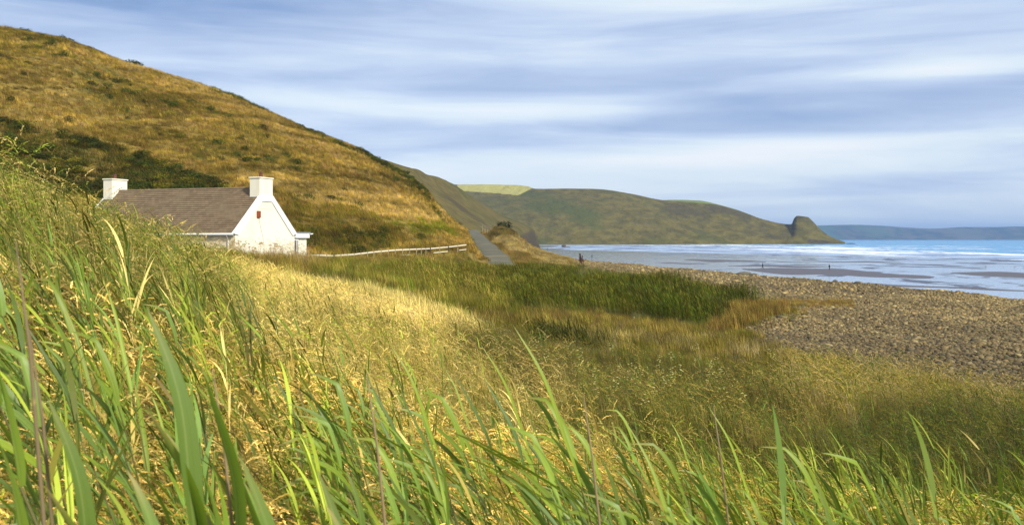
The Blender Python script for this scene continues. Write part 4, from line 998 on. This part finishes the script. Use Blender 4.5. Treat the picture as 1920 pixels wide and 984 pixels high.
def make_reed(seed, L=1.0, nl=7, lw=.03, ll=.42, up=0.0):
    rr = random.Random(seed); e = empty('reed', (0, 0, 0)); c0, c1 = rr.uniform(.0, .1), rr.uniform(.22, .5); pts = []; p = Vector((0, 0, 0)); yaw = math.pi+rr.gauss(0, .25)
    ln = Vector((math.cos(yaw), math.sin(yaw), 0))
    for k_ in range(13):
        pts.append(p.copy()); an = c0+(c1-c0)*(k_/12)**1.4; p = p+Vector((ln.x*math.sin(an), ln.y*math.sin(an), math.cos(an)))*L*.82/12
    MB().tube(pts, [.0038-.002*k_/12 for k_ in range(13)], 6).build('stem', m_stem, e)
    for k_ in range(nl):
        s = .30+.70*k_/(nl-1); b = pts[min(12, int(round(s*12)))]
        y2 = yaw+rr.gauss(0, .4); top = k_ == nl-1
        leaf_mesh('leaf', ll*rr.uniform(.75, 1.15), lw*rr.uniform(.7, 1.15), (rr.uniform(.1, .4) if top else rr.uniform(.4, .9))*(1-up), (rr.uniform(.5, 1.0) if top else rr.uniform(.9, 1.6))*(1-.7*up), y2, rr.uniform(-1.1, 1.1), m_reedb if rr.random() < .35 else m_reed, e, b, rr.random())
    return e
RP = [make_reed(500+i, nl=8+(i % 3), lw=.021+.004*(i % 3), ll=.32+.05*(i % 2)) for i in range(8)]
RP += [make_reed(540+i, nl=6+(i % 3), lw=.026+.004*(i % 2), ll=.22+.04*(i % 2), up=(.35, .8, .5, .7)[i]) for i in range(4)]
used = set()
ENVU = [-100, 0, 60, 140, 320, 520, 600, 700, 850, 1000, 1100, 1200, 1400, 1550, 1650, 1750, 1900, 2050]; ENVV = [360, 390, 400, 500, 490, 500, 590, 640, 640, 640, 700, 715, 760, 745, 790, 850, 850, 840]
def place_reed(i, u, vt, d, label, grp, yrot=0.0, sxy=1.0):
    src = RP[i]
    if i in used:
        e = src.copy(); COL.objects.link(e)
        for ch in [c for c in src.children]:
            c = ch.copy(); COL.objects.link(c); c.parent = e
    else: e = src; used.add(i)
    zt = HC-(vt-HV)/F*d
    x_ = (u-UC)/F*d+(.28 if i < 8 else .22); zg = gz1(x_, d); s = max(.75, min(1.75, (zt-zg)/1.12))
    e.location = (x_, d, zg-.03); e.scale = (s*sxy, s*sxy, s); e.rotation_euler = (0, 0, yrot); tag(e, label, 'reed', grp); return e
rr = random.Random(11)
SPEC = [(9, 325, 480, 1.5, 'tall reed with a broad upright leaf in the left foreground'), (11, 520, 478, 1.6, 'reed with a pair of long pointed leaves below the cottage gable'),
        (8, 60, 385, 1.7, 'tall blurred reed at the left edge reaching up to the hill foot'), (3, 1010, 630, 3.0, 'reed with a bent curving tip left of the meadow flowers'),
        (4, 1600, 735, 3.2, 'reed with upright leaves against the shingle at lower right')]
for q, (u, v, d) in enumerate([(30, 560, 1.3), (120, 640, 1.5), (225, 600, 1.35), (300, 700, 1.2), (410, 620, 1.45), (470, 720, 1.25), (590, 700, 1.5), (680, 780, 1.3), (1230, 800, 1.8), (1500, 800, 1.9)]):
    place_reed(8+q % 4, u, v, d, 'green reed leaning left in the wind in the foreground grass', 'green reeds in the foreground', (-.3, .2, -.1, .35)[q % 4])
for i, u, v, d, lb in SPEC: place_reed(i, u, v, d, lb, None)
for k_ in range(230):
    u = rr.uniform(-60, 1990) if rr.random() < .45 else rr.uniform(560, 1990); d = rr.choice([rr.uniform(1.6, 2.6), rr.uniform(2.2, 4.5), rr.uniform(2.8, 5), rr.uniform(3.5, 7), rr.uniform(3.5, 7)])
    vt = np.interp(u, ENVU, ENVV)+rr.uniform(10, 240)+(60 if d < 2.4 else 0)
    place_reed(rr.choice(range(8) if d > 2.6 else range(8, 12)), u, vt, d, 'green reed leaning left in the wind in the foreground grass', 'green reeds in the foreground', rr.uniform(-.35, .35), rr.uniform(.9, 1.1))
# dead stalks
for k_, (u, v, d, lb) in enumerate([(96, 452, 1.35, 'tallest bare tan stalk, standing at the far left'), (116, 620, 1.5, 'bare tan stalk just right of the tallest stalk'), (455, 690, 1.6, 'bare brown stalk left of the paired reed leaves'),
        (1135, 740, 2.2, 'bare tan stalk at the bottom centre'), (735, 700, 1.9, 'thin tan stalk between the reeds left of centre'), (1372, 760, 2.6, 'thin bare stalk right of the bottom centre')]):
    x_ = (u-UC)/F*d; zg = gz1(x_, d); h_ = HC-(v-HV)/F*d-zg
    o = MB().tube([(.05, 0, -.05), (.035, .02, h_*.35), (.0, -.01, h_*.7), (-.03, 0, h_*.9), (-.05, 0, h_)], [.0045, .004, .0034, .0026, .0008], 7).build('dead_stalk', m_dead, smooth=True); o.location = (x_, d, zg); tag(o, lb, 'stalk')

# ------------------------------------------------------------------ haze
mh, t, out = newmat('sea_haze'); pv_ = t.node('ShaderNodeVolumePrincipled'); pv_.inputs['Color'].default_value = (.26, .52, 1, 1); pv_.inputs['Density'].default_value = 7.5e-5; pv_.inputs['Anisotropy'].default_value = .2
t.link(pv_.outputs[0], out.inputs['Volume'])
hz_ = MB().box(-3200, 16000, -400, 13500, -20, 190).build('haze', mh); tag(hz_, 'thin blue sea haze over the bay', 'haze', kind='stuff')

# ------------------------------------------------------------------ sky and sun
SUN = Vector((.56, -.60, .58)).normalized(); el = math.asin(SUN.z); az = math.atan2(SUN.x, SUN.y)
wd = bpy.data.worlds.new('World'); sc.world = wd; wd.use_nodes = True; t = NT(wd.node_tree); t.n.clear()
out = t.node('ShaderNodeOutputWorld'); bg = t.node('ShaderNodeBackground'); bg.inputs[1].default_value = .1
sky = t.node('ShaderNodeTexSky', sky_type='NISHITA'); sky.sun_disc = False; sky.sun_elevation = el; sky.sun_rotation = az; sky.air_density = 1.0; sky.dust_density = .6; sky.ozone_density = 2
co = t.node('ShaderNodeTexCoord').outputs['Generated']; sx = t.node('ShaderNodeSeparateXYZ'); t.link(co, sx.inputs[0]); X_, Y_, Z_ = sx.outputs
az_ = t.math('ARCTAN2', X_, Y_); el_ = t.math('ARCSINE', Z_)
cv = t.node('ShaderNodeCombineXYZ'); t.link(t.math('MULTIPLY', az_, 1.6), cv.inputs[0]); t.link(t.math('ADD', t.math('MULTIPLY', el_, 9), t.math('MULTIPLY', az_, .15)), cv.inputs[1])
n1 = t.noise(cv.outputs[0], 1.3, 6, .5, .35); n2 = t.noise(t.mapping(cv.outputs[0], (1.1, 1.9, 1), (3, 7, 0)), 1.8, 7, .56, .5)
def gb(u, v, su, sv, tilt=0):
    a0 = math.atan((u-UC)/F); e0 = math.atan((HV-v)/F)
    da = t.math('DIVIDE', t.math('SUBTRACT', az_, a0), su/F); de = t.math('SUBTRACT', el_, e0)
    if tilt: de = t.math('SUBTRACT', de, t.math('MULTIPLY', t.math('SUBTRACT', az_, a0), tilt))
    de = t.math('DIVIDE', de, sv/F)
    return t.math('POWER', 2.718, t.math('MULTIPLY', t.math('ADD', t.math('MULTIPLY', da, da), t.math('MULTIPLY', de, de)), -1))
base = t.math('ADD', t.math('MULTIPLY', n1, .5), t.math('MULTIPLY', n2, .5))
feats = [(960,212,230,22,0,.20),(1720,160,200,20,.02,.22),(1400,290,420,20,.03,.20),(1800,300,300,30,0,.10),(560,190,260,30,-.05,.12),(1150,330,500,40,0,.08),(300,10,420,50,0,-.22),(40,60,200,60,0,-.12),(1250,232,380,22,.02,-.14),(850,160,420,30,0,-.09),(1750,350,180,18,0,-.12),(1750,20,300,40,0,.10),(640,260,200,25,0,-.03),(1000,20,400,40,0,.04),(1450,195,260,14,0,-.08),(1000,270,300,14,.04,-.05)]
acc = base
for u, v, su, sv, ti, am in feats: acc = t.math('ADD', acc, t.math('MULTIPLY', gb(u, v, su, sv, ti), am))
K = 10.0
def kk(c): return tuple(min(1, x) for x in c)
acc = t.math('ADD', t.math('ADD', acc, .105), t.maprange(el_, .12, .02, 0, .08))
cl = t.ramp(acc, [(.24, (.14, .24, .46)), (.38, (.27, .39, .65)), (.50, (.43, .54, .77)), (.60, (.57, .68, .88)), (.72, (.76, .86, .95)), (.88, (.93, .96, 1))])
cl = t.mix(t.maprange(el_, .28, .75), cl, (.74, .75, .77))  # unseen sky higher up, whitened to make the ambient light neutral
hsv = t.node('ShaderNodeVectorMath', operation='SCALE'); t.link(cl, hsv.inputs[0]); hsv.inputs['Scale'].default_value = K
t.link(t.mix(.88, sky.outputs[0], hsv.outputs[0]), bg.inputs[0]); t.link(bg.outputs[0], out.inputs[0])
sl = bpy.data.lights.new('sun', 'SUN'); sl.energy = 5.0; sl.angle = R(4); sl.color = (1, .945, .82); so = bpy.data.objects.new('sun', sl); COL.objects.link(so)
so.rotation_euler = SUN.to_track_quat('Z', 'Y').to_euler()

# ------------------------------------------------------------------ camera
cam = bpy.data.cameras.new('camera'); co_ = bpy.data.objects.new('camera', cam); COL.objects.link(co_); sc.camera = co_
co_.location = (0, 0, HC); co_.rotation_euler = (R(90), 0, 0); cam.sensor_width = 36; cam.lens = 36*F/1920; cam.shift_y = -(492-HV)/1920
cam.clip_start = .1; cam.clip_end = 60000; cam.dof.use_dof = True; cam.dof.focus_distance = 45; cam.dof.aperture_fstop = 9
sc.render.engine = 'CYCLES'; sc.cycles.diffuse_bounces = 3; sc.cycles.max_bounces = 6
sc.view_settings.view_transform = 'Standard'; sc.view_settings.look = 'None'; sc.view_settings.exposure = 0.12; sc.view_settings.gamma = 1
sc.render.resolution_x = 1024; sc.render.resolution_y = 524
